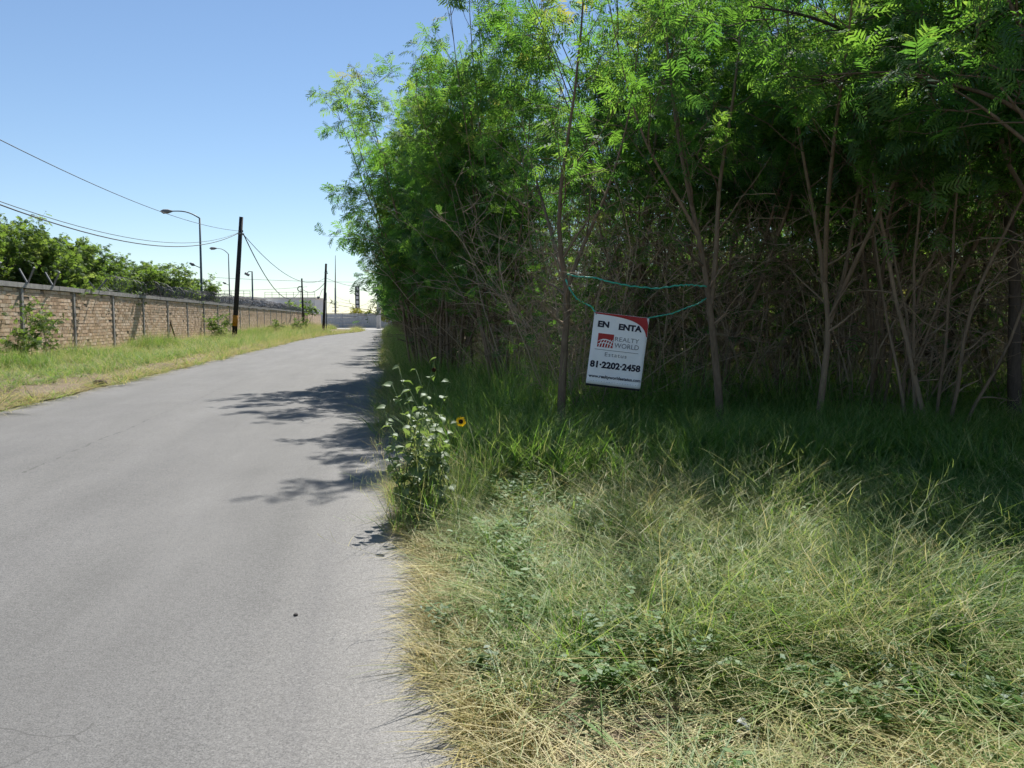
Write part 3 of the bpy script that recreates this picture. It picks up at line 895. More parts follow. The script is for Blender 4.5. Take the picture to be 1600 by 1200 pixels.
# ------------------------------------------------------------------ grass
GCOL = {}
def ribbon(V, Q, T, p, az, L, w, lean, curl, tint, nseg=4, side=0.0):
    d = np.array([math.cos(az), math.sin(az), 0.0]); n = np.array([-d[1], d[0], 0.0])
    b = len(V); ang = lean; pos = np.array(p, float)
    for i in range(nseg + 1):
        t = i / nseg
        ww = w * (1 - t ** 1.6) * 0.5 + 0.0003
        V.append(pos - n * ww); V.append(pos + n * ww); T += [tint, tint]
        pos = pos + (d * math.sin(ang) + np.array([0, 0, 1]) * math.cos(ang) + n * side) * (L / nseg)
        ang += curl / nseg
    for i in range(nseg): Q.append((b + 2 * i, b + 2 * i + 1, b + 2 * i + 3, b + 2 * i + 2))
    return pos
def clump(kind, seed):
    r = random.Random(seed); V = []; Q = []; T = []
    if kind == 'meadow':
        for i in range(15):
            a = r.uniform(0, 6.28); q = r.uniform(0, 0.10)
            ribbon(V, Q, T, (q * math.cos(a), q * math.sin(a), -0.02), a + r.gauss(0, 0.9), r.uniform(0.18, 0.50), r.uniform(0.004, 0.0075) * (1.9 if i % 5 == 0 else 1.0), r.uniform(0.1, 1.25), r.uniform(-0.2, 1.8), r.random(), 3, r.gauss(0, 0.12))
        for i in range(2): panicle(V, Q, T, r, r.uniform(0.40, 0.66))
    elif kind == 'lush':
        for i in range(14):
            a = r.uniform(0, 6.28); q = r.uniform(0, 0.10)
            ribbon(V, Q, T, (q * math.cos(a), q * math.sin(a), -0.02), a + r.gauss(0, 0.6), r.uniform(0.35, 0.75), r.uniform(0.007, 0.014), r.uniform(0.05, 0.6), r.uniform(0.7, 1.9), r.uniform(0, 0.75), 5, r.gauss(0, 0.1))
        for i in range(1): panicle(V, Q, T, r, r.uniform(0.6, 0.85))
    elif kind == 'straw':
        for i in range(18):
            a = r.uniform(0, 6.28); q = r.uniform(0, 0.14)
            ribbon(V, Q, T, (q * math.cos(a), q * math.sin(a), r.uniform(0, 0.05)), a + r.gauss(0, 1.2), r.uniform(0.12, 0.40), r.uniform(0.0035, 0.0065), r.uniform(0.7, 1.45), r.uniform(-0.1, 0.7), r.random(), 3, r.gauss(0, 0.2))
    elif kind == 'panicle':
        for i in range(4): panicle(V, Q, T, r, r.uniform(0.5, 0.9))
        for i in range(8):
            a = r.uniform(0, 6.28)
            ribbon(V, Q, T, (0, 0, 0), a, r.uniform(0.25, 0.5), 0.004, r.uniform(0.1, 0.7), r.uniform(0.4, 1.5), r.random(), 4)
    return np.array(V), np.array(Q), np.array(T)
def panicle(V, Q, T, r, L):
    a = r.uniform(0, 6.28); q = r.uniform(0, 0.08)
    lean = r.uniform(0.1, 0.95); curl = r.uniform(0.1, 1.1); tint = r.uniform(0.6, 1.0)
    p0 = (q * math.cos(a), q * math.sin(a), 0)
    az = a + r.gauss(0, 0.8)
    tip = ribbon(V, Q, T, p0, az, L, 0.0032, lean, curl, tint, 5)
    d = np.array([math.cos(az), math.sin(az), 0]); b0 = np.array(p0)
    for k in range(7):
        f = 0.62 + 0.38 * k / 6
        # point on the stalk (same integration as ribbon)
        pos = b0.copy(); ang = lean
        for i in range(5):
            st = min(1.0, max(0.0, f * 5 - i))
            pos = pos + (d * math.sin(ang) + np.array([0, 0, 1]) * math.cos(ang)) * (L / 5) * st
            ang += curl / 5
        ribbon(V, Q, T, pos, r.uniform(0, 6.28), L * r.uniform(0.08, 0.2), 0.0020, r.uniform(0.3, 1.1), r.uniform(0.2, 1.0), min(1, tint + 0.1), 2)
def weed_clump(seed, h=0.3, n=9):
    r = random.Random(seed); V = []; Q = []; T = []
    for s in range(n):
        a = r.uniform(0, 6.28); L = h * r.uniform(0.6, 1.1); lean = r.uniform(0.05, 0.7)
        tip = ribbon(V, Q, T, (0, 0, 0), a, L, 0.004, lean, 0.3, 0.2, 3)
        for k in range(9):
            f = 0.25 + 0.75 * k / 8
            p = np.array([math.cos(a) * math.sin(lean), math.sin(a) * math.sin(lean), math.cos(lean)]) * L * f
            la = r.uniform(0, 6.28); ll = r.uniform(0.025, 0.055); w = ll * 0.55
            dd = np.array([math.cos(la), math.sin(la), r.uniform(-0.3, 0.5)]); nn = np.array([-dd[1], dd[0], r.uniform(-.3, .3)])
            b = len(V); t = r.random()
            V += [p, p + dd * ll * .5 - nn * w * .5, p + dd * ll, p + dd * ll * .5 + nn * w * .5 + np.array([0, 0, .004])]; T += [t] * 4
            Q.append((b, b + 1, b + 2, b + 3))
    return mesh_np('weed', V, Q, M['weed'], False, T)

def assemble(items):
    """items: (kind, x, y, z, height, width, dry, random) -> one mesh of grass clumps"""
    V = []; Q = []; T = []; D = []; base = 0
    for kind, x, y, z, h, w, dv, r, out in items:
        v, q, t = CL[kind][r.randrange(len(CL[kind]))]
        a = r.uniform(0, 6.28); ca, sa = math.cos(a), math.sin(a)
        tx, ty = min(.8, max(-.8, r.gauss(0, .42))), min(.8, max(-.8, r.gauss(0, .42)))
        if x - edge_x(y) < 0.75 and out: tx *= 0.4
        if out: tx += out[0]; ty += out[1]
        V.append(np.stack([(v[:, 0] * ca - v[:, 1] * sa) * w + x + tx * v[:, 2], (v[:, 0] * sa + v[:, 1] * ca) * w + y + ty * v[:, 2], v[:, 2] * h + z], axis=1))
        Q.append(q + base); T.append(t); D.append(np.full(len(t), dv + r.gauss(0, 0.14) + (0.45 if kind == 'straw' else 0.0)))
        base += len(v)
    me = mesh_np('grass', np.concatenate(V), np.concatenate(Q), M['grass'], False, np.concatenate(T))
    at_ = me.attributes.new('dryv', 'FLOAT', 'POINT'); at_.data.foreach_set('value', np.concatenate(D).astype(np.float32))
    return me
def patch(seed, sx_, sy_, dens, mix, hmul=1.0):
    r = random.Random(seed); items = []
    for i in range(int(sx_ * sy_ * dens)):
        kind = r.choices(list(mix), list(mix.values()))[0]
        x = r.uniform(-.5, .5) * sx_; y = r.uniform(-.5, .5) * sy_
        h = hmul * r.uniform(.7, 1.2) * (0.45 + 1.0 * float(vnoise(x * 1.3 + seed * 7.1, y * 1.3 + 3.3)))
        items.append((kind, x, y, 0.0, h, r.uniform(.85, 1.2), 0.0, r, None))
    return assemble(items)
def leafy(seed):
    me = weed_clump(seed, 0.34, 7)
    v = np.empty(len(me.vertices) * 3, np.float32); me.vertices.foreach_get('co', v)
    q = np.empty(len(me.loops), np.int32); me.loops.foreach_get('vertex_index', q)
    t = np.empty(len(me.vertices), np.float32); me.attributes['tint'].data.foreach_get('value', t)
    bpy.data.meshes.remove(me)
    return v.reshape(-1, 3), q.reshape(-1, 4), t * 0.6
CL = {k: [clump(k, 31 * i + j) for j in range(5)] for i, k in enumerate(('meadow', 'lush', 'straw', 'panicle'))}
CL['leafy'] = [leafy(70 + i) for i in range(5)]
pc = bpy.data.collections.new('clump_library')
order = []
LIB = [('lush', 3, lambda s_: patch(s_, 2.4, 2.4, 42, {'lush': 8, 'meadow': 2, 'panicle': 1, 'leafy': 4})),
       ('roadside', 2, lambda s_: patch(s_, 2.0, 4.0, 38, {'meadow': 5, 'lush': 4, 'panicle': 2})),
       ('verge', 2, lambda s_: patch(s_, 4.6, 4.0, 28, {'meadow': 5, 'lush': 3, 'panicle': 1, 'leafy': 3})),
       ('fringe', 3, lambda s_: patch(s_, 0.75, 4.0, 42, {'straw': 6, 'meadow': 4}, 0.75))]
for kind, cnt, fn in LIB:
    for i in range(cnt):
        o = bpy.data.objects.new('clump_%02d_%s' % (len(order), kind), fn(len(order) * 13 + 5))
        pc.objects.link(o); order.append(kind)
KIDX = {k: [i for i, o in enumerate(order) if o == k] for k in set(order)}

def scatter_tree():
    ng = bpy.data.node_groups.new('scatter', 'GeometryNodeTree')
    ng.interface.new_socket('Geometry', in_out='INPUT', socket_type='NodeSocketGeometry')
    ng.interface.new_socket('Geometry', in_out='OUTPUT', socket_type='NodeSocketGeometry')
    gi = ng.nodes.new('NodeGroupInput'); go = ng.nodes.new('NodeGroupOutput')
    ci = ng.nodes.new('GeometryNodeCollectionInfo'); ci.inputs['Collection'].default_value = pc
    ci.inputs['Separate Children'].default_value = True; ci.inputs['Reset Children'].default_value = True
    iop = ng.nodes.new('GeometryNodeInstanceOnPoints'); iop.inputs['Pick Instance'].default_value = True
    def na(name, typ):
        n = ng.nodes.new('GeometryNodeInputNamedAttribute'); n.data_type = typ; n.inputs['Name'].default_value = name
        return n.outputs[0]
    e = ng.nodes.new('FunctionNodeEulerToRotation')
    L = ng.links.new
    L(gi.outputs[0], iop.inputs['Points']); L(ci.outputs[0], iop.inputs['Instance'])
    L(na('rot', 'FLOAT_VECTOR'), e.inputs[0]); L(e.outputs[0], iop.inputs['Rotation'])
    L(na('scl', 'FLOAT_VECTOR'), iop.inputs['Scale']); L(na('idx', 'INT'), iop.inputs['Instance Index'])
    L(iop.outputs[0], go.inputs[0])
    return ng
SCAT = scatter_tree()
def scatter(name, pts, rot, scl, idx, dry, label, cat='grass'):
    pts = np.asarray(pts, np.float32); n = len(pts)
    me = bpy.data.meshes.new(name)
    me.vertices.add(n); me.vertices.foreach_set('co', pts.ravel())
    for nm, ty, dat in (('rot', 'FLOAT_VECTOR', rot), ('scl', 'FLOAT_VECTOR', scl)):
        a = me.attributes.new(nm, ty, 'POINT'); a.data.foreach_set('vector', np.asarray(dat, np.float32).ravel())
    a = me.attributes.new('idx', 'INT', 'POINT'); a.data.foreach_set('value', np.asarray(idx, np.int32))
    a = me.attributes.new('dry', 'FLOAT', 'POINT'); a.data.foreach_set('value', np.asarray(dry, np.float32))
    me.materials.append(M['grass'])
    o = link(name, me)
    md = o.modifiers.new('scatter', 'NODES'); md.node_group = SCAT
    tag(o, label, cat, kind='stuff')
    print('GRASS', name, n)
    return o
def pick(rng, kinds, n):
    return np.array([rng.choice(KIDX[k]) for k in kinds])

BSX, BSZ = G(655, 806).x, G(655, 806).y
def sun_dry(x, z):
    """how dry the grass is by place: straw at the road edge, fading to green in the shade"""
    t = x - edge_x(z)
    d = 0.03 + 0.55 * (vnoise(x * 1.3, z * 1.3) - 0.5) + 0.35 * (vnoise(x * 3.7 + 9, z * 3.7) - 0.5)
    d = d + np.clip(0.40 - t, 0, 0.4) * 1.6
    d = d - np.clip((x - 1.6) / 3.0, 0, 0.35)
    d = d + np.clip(3.0 - z, 0, 0.5) * 0.7
    return np.clip(d, 0, 1)
rng = np.random.default_rng(77)
def rot_of(n, tilt=0.15):
    return np.stack([rng.normal(0, tilt, n), rng.normal(0, tilt, n), rng.uniform(0, 6.28, n)], axis=1)
def zr(x, z):
    t = (x - edge_x(z))
    return 0.015 + np.clip(t / 0.6, 0, 1) * (0.05 + 0.10 * vnoise(x * 0.8 + 3, z * 0.8))

def jgrid(z0, z1, step, x0, x1):
    out = []
    z = z0
    while z < z1:
        x = x0(z)
        while x < x1(z):
            out.append((x + rng.uniform(-.5, .5) * step, z + rng.uniform(-.5, .5) * step)); x += step
        z += step
    return np.array(out).T
def wig_near(z): return 0.18 + 0.17 * np.clip((5.5 - np.asarray(z)) / 2.9, 0, 1)
def wig(z, a, seed): return a * (vnoise(np.asarray(z) * 1.4, seed) - 0.4) + 0.5 * a * (vnoise(np.asarray(z) * 5.0, seed + 3) - 0.5)
# 1 sunlit meadow grass, foreground right: one mesh of clumps
items = []; gr = random.Random(4)
def meadow_at(x, z, hm, dd, bias, out=None):
    t = x - edge_x(z)
    e = float(wig(z, 0.26, 7.7) + wig_near(z))
    if t < e + 0.04: return
    bare = ((x - 0.78) / 0.62) ** 2 + ((z - 2.55) / 0.26) ** 2
    if bare < 1 and gr.random() < 0.65: return
    n1 = float(vnoise(x * 1.2 + 4, z * 1.2))
    h = (0.40 + 0.75 * n1) * min(1.0, 0.40 + (t - e) * 0.6) * gr.uniform(.8, 1.2) * hm
    if z < 3.6: h *= 0.62 + 0.38 * max(0, (z - 2.6))
    if bare < 2.2: h *= 0.7
    sfd = (x - BSX) ** 2 + (z - BSZ) ** 2
    if sfd < 0.3: h *= 0.65 + sfd
    d = float(sun_dry(x, z)) + dd
    ps = 0.75 - (t - e) * 1.6 if t - e < 0.45 else 0.05
    if z < 2.8: ps += 0.15
    if bare < 2.5: ps += 0.3
    pl = min(0.8, max(0, (z - 6.0) / 2.5)) + min(0.6, max(0, (x - 1.6) / 3.0)) + bias
    u = gr.random()
    kind = 'straw' if u < ps else 'lush' if u < ps + pl else 'panicle' if gr.random() < 0.22 + 0.22 * (x > 0.6) else 'meadow'
    if kind != 'straw' and gr.random() < (0.07 if z < 6.5 else 0.25): kind = 'leafy'; d -= 0.2; h = max(h, .6)
    if kind == 'lush': d = d * 0.3 - 0.12; h = min(h, 0.9) if z < 6.6 else max(h, 1.15)
    wd = gr.uniform(.9, 1.25)
    if t - e < 0.38:
        if kind not in ('straw', 'meadow'): kind = 'meadow'
        d += 0.32 * (1 - (t - e) / 0.38); out = (0.12, 0.0); wd *= 0.75; h = min(h, 0.75)
    items.append((kind, x, z, float(zr(x, z)), h, wd, d, gr, out))
for k in range(330):          # tussocks: clumps spilling outward from a shared centre
    z = 1.5 + 7.4 * gr.random() ** 0.9
    x = edge_x(z) + gr.random() * (min(0.76 * z + 1.2, 7.0) - edge_x(z))
    hm = gr.uniform(0.55, 1.25); dd = gr.gauss(0, 0.16); bias = 0.25 if gr.random() < 0.3 else 0.0
    R_ = gr.uniform(0.12, 0.40); lx_, ly_ = gr.gauss(0, .22), gr.gauss(0, .22)
    for q in range(int(5 + R_ * 30)):
        a = gr.uniform(0, 6.28); rr = R_ * math.sqrt(gr.random())
        meadow_at(x + rr * math.cos(a), z + rr * math.sin(a), hm * (1.1 - 0.5 * rr / R_), dd, bias, (0.45 * rr * math.cos(a) / R_ + lx_, 0.45 * rr * math.sin(a) / R_ + ly_))
for k in range(1500):         # low filling between them
    z = 1.5 + 7.4 * gr.random() ** 0.9
    x = edge_x(z) + gr.random() * (min(0.76 * z + 1.2, 7.0) - edge_x(z))
    meadow_at(x, z, gr.uniform(0.4, 0.95), gr.gauss(0.0, 0.12), 0.05)
for k in range(1000):          # straw fringe on the asphalt edge
    z = 1.6 + 6.5 * gr.random() ** 1.4
    x = edge_x(z) + float(wig(z, 0.26, 7.7) + wig_near(z)) + abs(gr.gauss(0, 0.10))
    items.append(('straw', x - 0.04, z, 0.012, gr.uniform(.3, .7), gr.uniform(.5, .95), 0.38, gr, (0.06, 0)))
for k in range(90):           # grass crowding the foot of the sunflower
    x = BSX + gr.uniform(-.30, .5); z = BSZ + gr.uniform(-.6, .5)
    if x < edge_x(z) + 0.04: continue
    items.append(('meadow' if gr.random() < .7 else 'panicle', x, z, 0.04, gr.uniform(.75, 1.25), 0.85, 0.14 + gr.gauss(0, .1), gr, (0.15, 0)))
mg = link('meadow_grass', assemble(items))
tag(mg, 'tall tangled yellow-green grass in the sunny right foreground', 'grass', kind='stuff')
def tiles(name, lst, label):
    pts = []; rot = []; scl = []; idx = []; dr = []
    for kind, p, ang, sc_, d in lst:
        pts.append(p); rot.append((0, 0, ang)); scl.append(sc_); idx.append(gr.choice(KIDX[kind])); dr.append(d)
    scatter(name, pts, rot, scl, idx, dr, label)
def rs_pt(s_, t_, z=0.0):
    v = RD * s_ + RN * t_
    return (v.x, v.y, z)
# 2 lush shaded grass under the trees
L_ = []
for i in range(7):
    for k in range(7):
        s_ = 10.1 + i * 2.2; t_ = 2.2 + k * 2.2
        p = rs_pt(s_, t_, 0.07)
        if p[0] > 0.72 * p[1] + 2.0 or p[1] < 9.6: continue
        h = max(0.7, 1.85 - 0.17 * i) * gr.uniform(.85, 1.05)
        L_.append(('lush', p, RANG + gr.randrange(4) * math.pi / 2, (1, 1, h), -0.12 + gr.uniform(-.08, .08)))
for k in range(4):   # right end nearer the camera
    L_.append(('lush', (5.6 + 1.9 * (k % 2), 5.6 + 2.2 * (k // 2) + 1.2, 0.07), gr.uniform(0, 6), (1, 1, 0.9), -0.12))
tiles('shade_grass', L_, 'lush dark green grass growing in the shade under the thicket')
# 3 right verge strip along the road
L_ = []
for i in range(30):
    s_ = 11.5 + i * 3.8
    L_.append(('roadside', rs_pt(s_, 1.35 + gr.uniform(-.1, .1), 0.06), RANG + gr.choice((0, math.pi)), (1, 1, gr.uniform(.85, 1.05) * min(1.5, 0.9 + s_ / 110)), 0.02 + gr.uniform(-.06, .08)))
    L_.append(('fringe', rs_pt(s_, 0.28 + gr.uniform(-.12, .12), 0.03), RANG + gr.choice((0, math.pi)), (1, 1, gr.uniform(.8, 1.1) * min(1.6, 0.9 + s_ / 80)), 0.22))
tiles('verge_grass', L_, 'rough green grass strip between the right road edge and the tree row')
# 4 left verge
L_ = []
zq = 11.0
while zq < 124:
    xr_ = left_x(zq); ang = math.atan2(-(left_x(zq + 1) - left_x(zq - 1)), 2.0)
    w = xr_ - wall_x(zq)
    L_.append(('fringe', (xr_ - 0.28 + gr.uniform(-.1, .1), zq, 0.05), ang + gr.choice((0, math.pi)), (1.5, 1.05, gr.uniform(.8, 1.1) * min(1.8, 0.8 + zq / 70)), 0.42))
    k = 0; x = wall_x(zq) + 2.45
    while x + 2.0 < xr_ - 0.2 + 2.6:
        xc = min(x, xr_ - 2.45)
        L_.append(('verge', (xc, zq, 0.12), RANG + gr.choice((0, math.pi)), (1, 1, gr.uniform(.8, 1.15) * min(1.6, 0.55 + zq / 80)), 0.27 + min(0.16, max(0, (zq - 60) / 250)) + gr.uniform(-.06, .06)))
        x += 4.4
        if xc < x - 4.4: break
    zq += 3.8
zq = 12.0
while zq < 118:
    if gr.random() < 0.8:
        L_.append(('lush', (wall_x(zq) + 1.3 + gr.uniform(-.2, .9), zq, 0.2), gr.uniform(0, 6.28), (.7, .7, gr.uniform(.6, 1.4) * min(1.5, 0.8 + zq / 120)), gr.uniform(0.1, 0.4)))
    zq += gr.uniform(2.0, 4.5)
tiles('left_grass', L_, 'green grass verge with a straw-coloured fringe below the brick wall')

# ------------------------------------------------------------------ weeds
def weed(loc, h, seed, label, n=9, sc=1.0):
    o = link('leafy_weed', weed_clump(seed, h, n), None, loc)
    o.scale = (sc, sc, sc)
    return tag(o, label, 'weed', 'leafy weeds')
weed(G(820, 850), 0.42, 1, 'bright green upright weed amid the yellow grass near centre', 6)
weed(G(750, 1075), 0.16, 2, 'low green weed near the road edge at bottom centre', 12)
weed(G(1410, 1130), 0.34, 3, 'bushy bright green weed at the lower right', 18)
weed(G(1480, 1150), 0.30, 4, 'green weed just right of the bushy weed at lower right', 14)
weed(G(1575, 1165), 0.24, 5, 'pale green leafy weed in the bottom right corner', 14)
weed(G(1305, 1000), 0.30, 6, 'small green weed in the tangled grass left of the bushy weed', 8)
weed(G(695, 1000), 0.20, 7, 'small weed beside the straw at the road edge', 8)
# shrubs along the wall
def shrub(px, Z, h, seed, label, dens=1.0, dark=True):
    rng2 = np.random.default_rng(seed)
    st, ra = thicket_stems(rng2, 7, h, 0.6, 0.014)
    tm, cm = make_tree_mesh('wall_shrub', st, ra, seed, M['stalk'], M['leaf_far'], leaf_min=0.25, nbranch=26, blen=(0.2 * h, 0.4 * h), nsub=3, leaf_step=0.055 / dens, lscale=0.85, templates=LEAF_SMALL, bstart=0.12)
    c = P(px, 540, Z)
    o = empty('wall_shrub', (c.x, Z, 0.1))
    link('stems', tm, o); link('foliage', cm, o)
    return tag(o, label, 'shrub')
shrub(28, 23.6, 1.2, 31, 'dark green shrub below the left end of the brick wall', 1.5)
shrub(62, 25.2, 2.0, 32, 'tall sparse pale weed against the brick wall beside the dark shrub', 0.45)
shrub(345, 52, 1.9, 33, 'green shrub by the wall just left of the near utility pole', 1.2)
shrub(425, 70, 1.6, 34, 'green shrub by the wall right of the near utility pole', 1.1)
shrub(468, 82, 1.7, 35, 'pale shrub on the far verge left of the second pole', 0.9)
# leaning stick on the wall
st = MB(); st.tube([P(275, 527, 44.5) + Vector((0, 0, -.2)), P(262, 490, 44.3), P(252, 465, 44.2), P(246, 448, 44.2), P(236, 432, 44.0)], [0.045, 0.04, 0.035, 0.03, 0.02], 6)
tag(st.build('fallen_branch', M['bark_dark'], None, True), 'bare dark branch leaning against the brick wall', 'branch')

# ------------------------------------------------------------------ sunflower
sf = empty('sunflower_plant', G(655, 806))
tag(sf, 'wild sunflower plant with pale leaves and one yellow flower at the road edge', 'sunflower')
BS = Vector(sf.location)
def sl_mesh(seed):
    r = random.Random(seed); vs = []; fs = []
    nu, nv = 6, 5
    for i in range(nu):
        t = i / (nu - 1)
        w = (math.sin(math.pi * min(1, t * 1.0 + 0.10) ** 0.62)) * 0.46 if t < 1 else 0.0
        for j in range(nv):
            s = -1 + 2 * j / (nv - 1)
            back = -0.10 * abs(s) * (1 - t) if i == 0 else 0
            vs.append((t + back, s * w, 0.14 * abs(s) * w * 2 - 0.35 * t * t * t + 0.025 * r.uniform(-1, 1)))
    for i in range(nu - 1):
        for j in range(nv - 1): fs.append((i * nv + j, i * nv + j + 1, (i + 1) * nv + j + 1, (i + 1) * nv + j))
    return mesh_np('leaf', vs, fs, M['sunleaf'], True, [r.random()] * len(vs))
slm = [sl_mesh(i) for i in range(5)]
rs = random.Random(9)
tips = [((622, 572), 0.15), ((650, 578), 0.1), ((612, 600), 0.2), ((600, 640), -0.1), ((640, 610), -0.2), ((680, 560), 0.15), ((700, 600), -0.1), ((665, 620), 0.0), ((718, 662), -0.25), ((595, 690), -0.25), ((625, 740), -0.3), ((700, 700), -0.2), ((610, 665), 0.1), ((640, 670), -0.3), ((675, 680), -0.25), ((690, 650), 0.2), ((630, 705), 0.15), ((660, 730), -0.3), ((608, 720), 0.0)]
for i, ((tx, ty), dz) in enumerate(tips):
    tip = P(tx, ty, BS.y + dz)
    tip = tip - BS
    a = Vector((rs.uniform(-.16, .34), rs.uniform(-.30, .30), 0))
    mid = a * 0.5 + tip * 0.5 + Vector((0.06 * (1 if tip.x < 0 else -1), 0, 0.05))
    pts = [(a * (1 - t) * (1 - t) + mid * 2 * t * (1 - t) + tip * t * t) for t in [k / 8 for k in range(9)]]
    MB().tube(pts, [0.009 - 0.0008 * k for k in range(9)], 6).build('stem', M['stalk'], sf, True)
    for k in range(13):
        t = 0.36 + 0.64 * k / 12
        q = pts[min(8, int(t * 8))]
        q = Vector(q) + Vector((rs.uniform(-.01, .01), rs.uniform(-.01, .01), rs.uniform(-.02, .02)))
        az = rs.uniform(0, 6.28) if k < 12 else rs.uniform(2.6, 4.0)
        L = rs.uniform(0.055, 0.115) * (1.45 - 0.65 * t)
        lf = link('leaf', slm[rs.randrange(5)], sf, q, (rs.uniform(-.5, .5), rs.uniform(-0.35, 0.45), az))
        lf.scale = (L, L, L)
def flower(px, py, dz, R, petals, name, nrm):
    c = P(px, py, BS.y + dz) - BS
    nq = Vector(nrm).normalized().to_track_quat('Z', 'Y').to_matrix()
    d = MB(); ring = []
    for rr, h in ((R * 0.62, 0.0), (R * 0.58, 0.012), (R * 0.3, 0.018), (0.001, 0.012)):
        ring.append([nq @ Vector((rr * math.cos(6.283 * k / 14), rr * math.sin(6.283 * k / 14), h)) + c for k in range(14)])
    vs = [v for r_ in ring for v in r_]
    d.add(vs, [(i * 14 + k, i * 14 + (k + 1) % 14, (i + 1) * 14 + (k + 1) % 14, (i + 1) * 14 + k) for i in range(3) for k in range(14)])
    hd = d.build('flower_head', M['disc'], sf, True)
    if petals:
        for k in range(petals):
            a = 6.283 * k / petals + rs.uniform(-.08, .08); L = R * rs.uniform(0.75, 1.0); w = R * 0.26
            pv = []
            for t, ww in ((0, .5), (0.4, 1.0), (0.75, .75), (1, .08)):
                for s in (-1, 1):
                    rad = R * 0.5 + L * t
                    p = Vector((math.cos(a) * rad - math.sin(a) * s * w * ww, math.sin(a) * rad + math.cos(a) * s * w * ww, 0.004 - 0.02 * t * t * rs.uniform(-.5, 1.5)))
                    pv.append(nq @ p + c)
            mm = MB(); mm.add(pv, [(2 * i, 2 * i + 1, 2 * i + 3, 2 * i + 2) for i in range(3)], rs.random())
            mm.build('petal', M['petal'], hd)
flower(720, 659, -0.25, 0.030, 15, 'flower', (0.1, -1, 0.25))
flower(678, 578, 0.15, 0.030, 0, 'flower', (-0.1, -1, 0.2))

# ------------------------------------------------------------------ sign
SZ = 8.85
cTL, cTR, cBR, cBL = P(929.3, 488.5, SZ), P(1015.3, 495.8, SZ), P(999.7, 609.5, SZ), P(915.4, 597.0, SZ)
ctr = (cTL + cTR + cBR + cBL) / 4
ux = ((cTR - cTL) + (cBR - cBL)).normalized(); uz = ((cTL - cBL) + (cTR - cBR)); uz = (uz - ux * uz.dot(ux)).normalized()
SW = ((cTR - cTL).length + (cBR - cBL).length) / 2; SH = ((cTL - cBL).length + (cTR - cBR).length) / 2
un = ux.cross(uz)                                # points away from the camera or toward it
if un.y > 0: un = -un
sg = empty('hanging_sign', ctr)
Rm = Matrix((ux, uz, ux.cross(uz))).transposed()  # local x right, y up, z toward the camera
sg.rotation_euler = Rm.to_euler()
tag(sg, 'white real estate banner with red corner hanging from green twine between two trees', 'sign')
# board, slightly bowed sheet with thickness
nb_, mb_ = 16, 20
vs = []; fs = []
def bow(x, y): return 0.014 * math.cos(math.pi * x / SW) + 0.005 * math.sin(9 * y + 4 * x) * math.sin(7 * x - 2 * y) + 0.004 * math.sin(17 * (x + y))
for side in (0, 1):
    for j in range(mb_ + 1):
        for i in range(nb_ + 1):
            x = -SW / 2 + SW * i / nb_; y = -SH / 2 + SH * j / mb_
            vs.append((x, y, bow(x, y) - 0.006 * side))
W1 = nb_ + 1; off = W1 * (mb_ + 1)
for j in range(mb_):
    for i in range(nb_):
        a = j * W1 + i
        fs.append((a, a + 1, a + W1 + 1, a + W1)); fs.append((off + a, off + a + W1, off + a + W1 + 1, off + a + 1))
for i in range(nb_):
    fs.append((i, off + i, off + i + 1, i + 1)); a = mb_ * W1 + i; fs.append((a, a + 1, off + a + 1, off + a))
for j in range(mb_):
    a = j * W1; fs.append((a, a + W1, off + a + W1, off + a)); a = j * W1 + nb_; fs.append((a, off + a, off + a + W1, a + W1))
mm = MB(); mm.add(vs, fs); mm.build('banner', M['vinyl'], sg, True)
MB().box((0, -SH / 2 - 0.008, -0.014), (SW * 0.98, 0.03, 0.022)).build('bottom_strip', M['edge_strip'], sg)  # thin dark strip along the bottom edge of the sheet
def sx(f): return -SW / 2 + SW * f
def sy(f): return SH / 2 - SH * f
def on_sign(pts2, lift=0.003): return [(x, y, bow(x, y) + lift) for x, y in pts2]
# red corner with a curved edge
red = MB()
cu = []
for k in range(13):
    t = k / 12
    # curve from (0.40 of the top edge) to (right edge, 0.27 down)
    x = (1 - t) ** 3 * 0.02 + 3 * (1 - t) ** 2 * t * 0.62 + 3 * (1 - t) * t * t * 0.92 + t ** 3 * 0.985
    y = (1 - t) ** 3 * 0.022 + 3 * (1 - t) ** 2 * t * 0.030 + 3 * (1 - t) * t * t * 0.06 + t ** 3 * 0.27
    tx = 0.004 + (0.996 - 0.004) * min(1, t * 1.15); ty = 0.003 if t < 0.87 else 0.003 + (t - 0.87) / 0.13 * 0.265
    cu.append(((sx(x), sy(y)), (sx(tx), sy(ty))))
for k in range(12):
    q = [cu[k][0], cu[k + 1][0], cu[k + 1][1], cu[k][1]]
    red.add(on_sign(q, 0.0025), [(0, 1, 2, 3)])
red.build('red_corner', M['red'], sg)
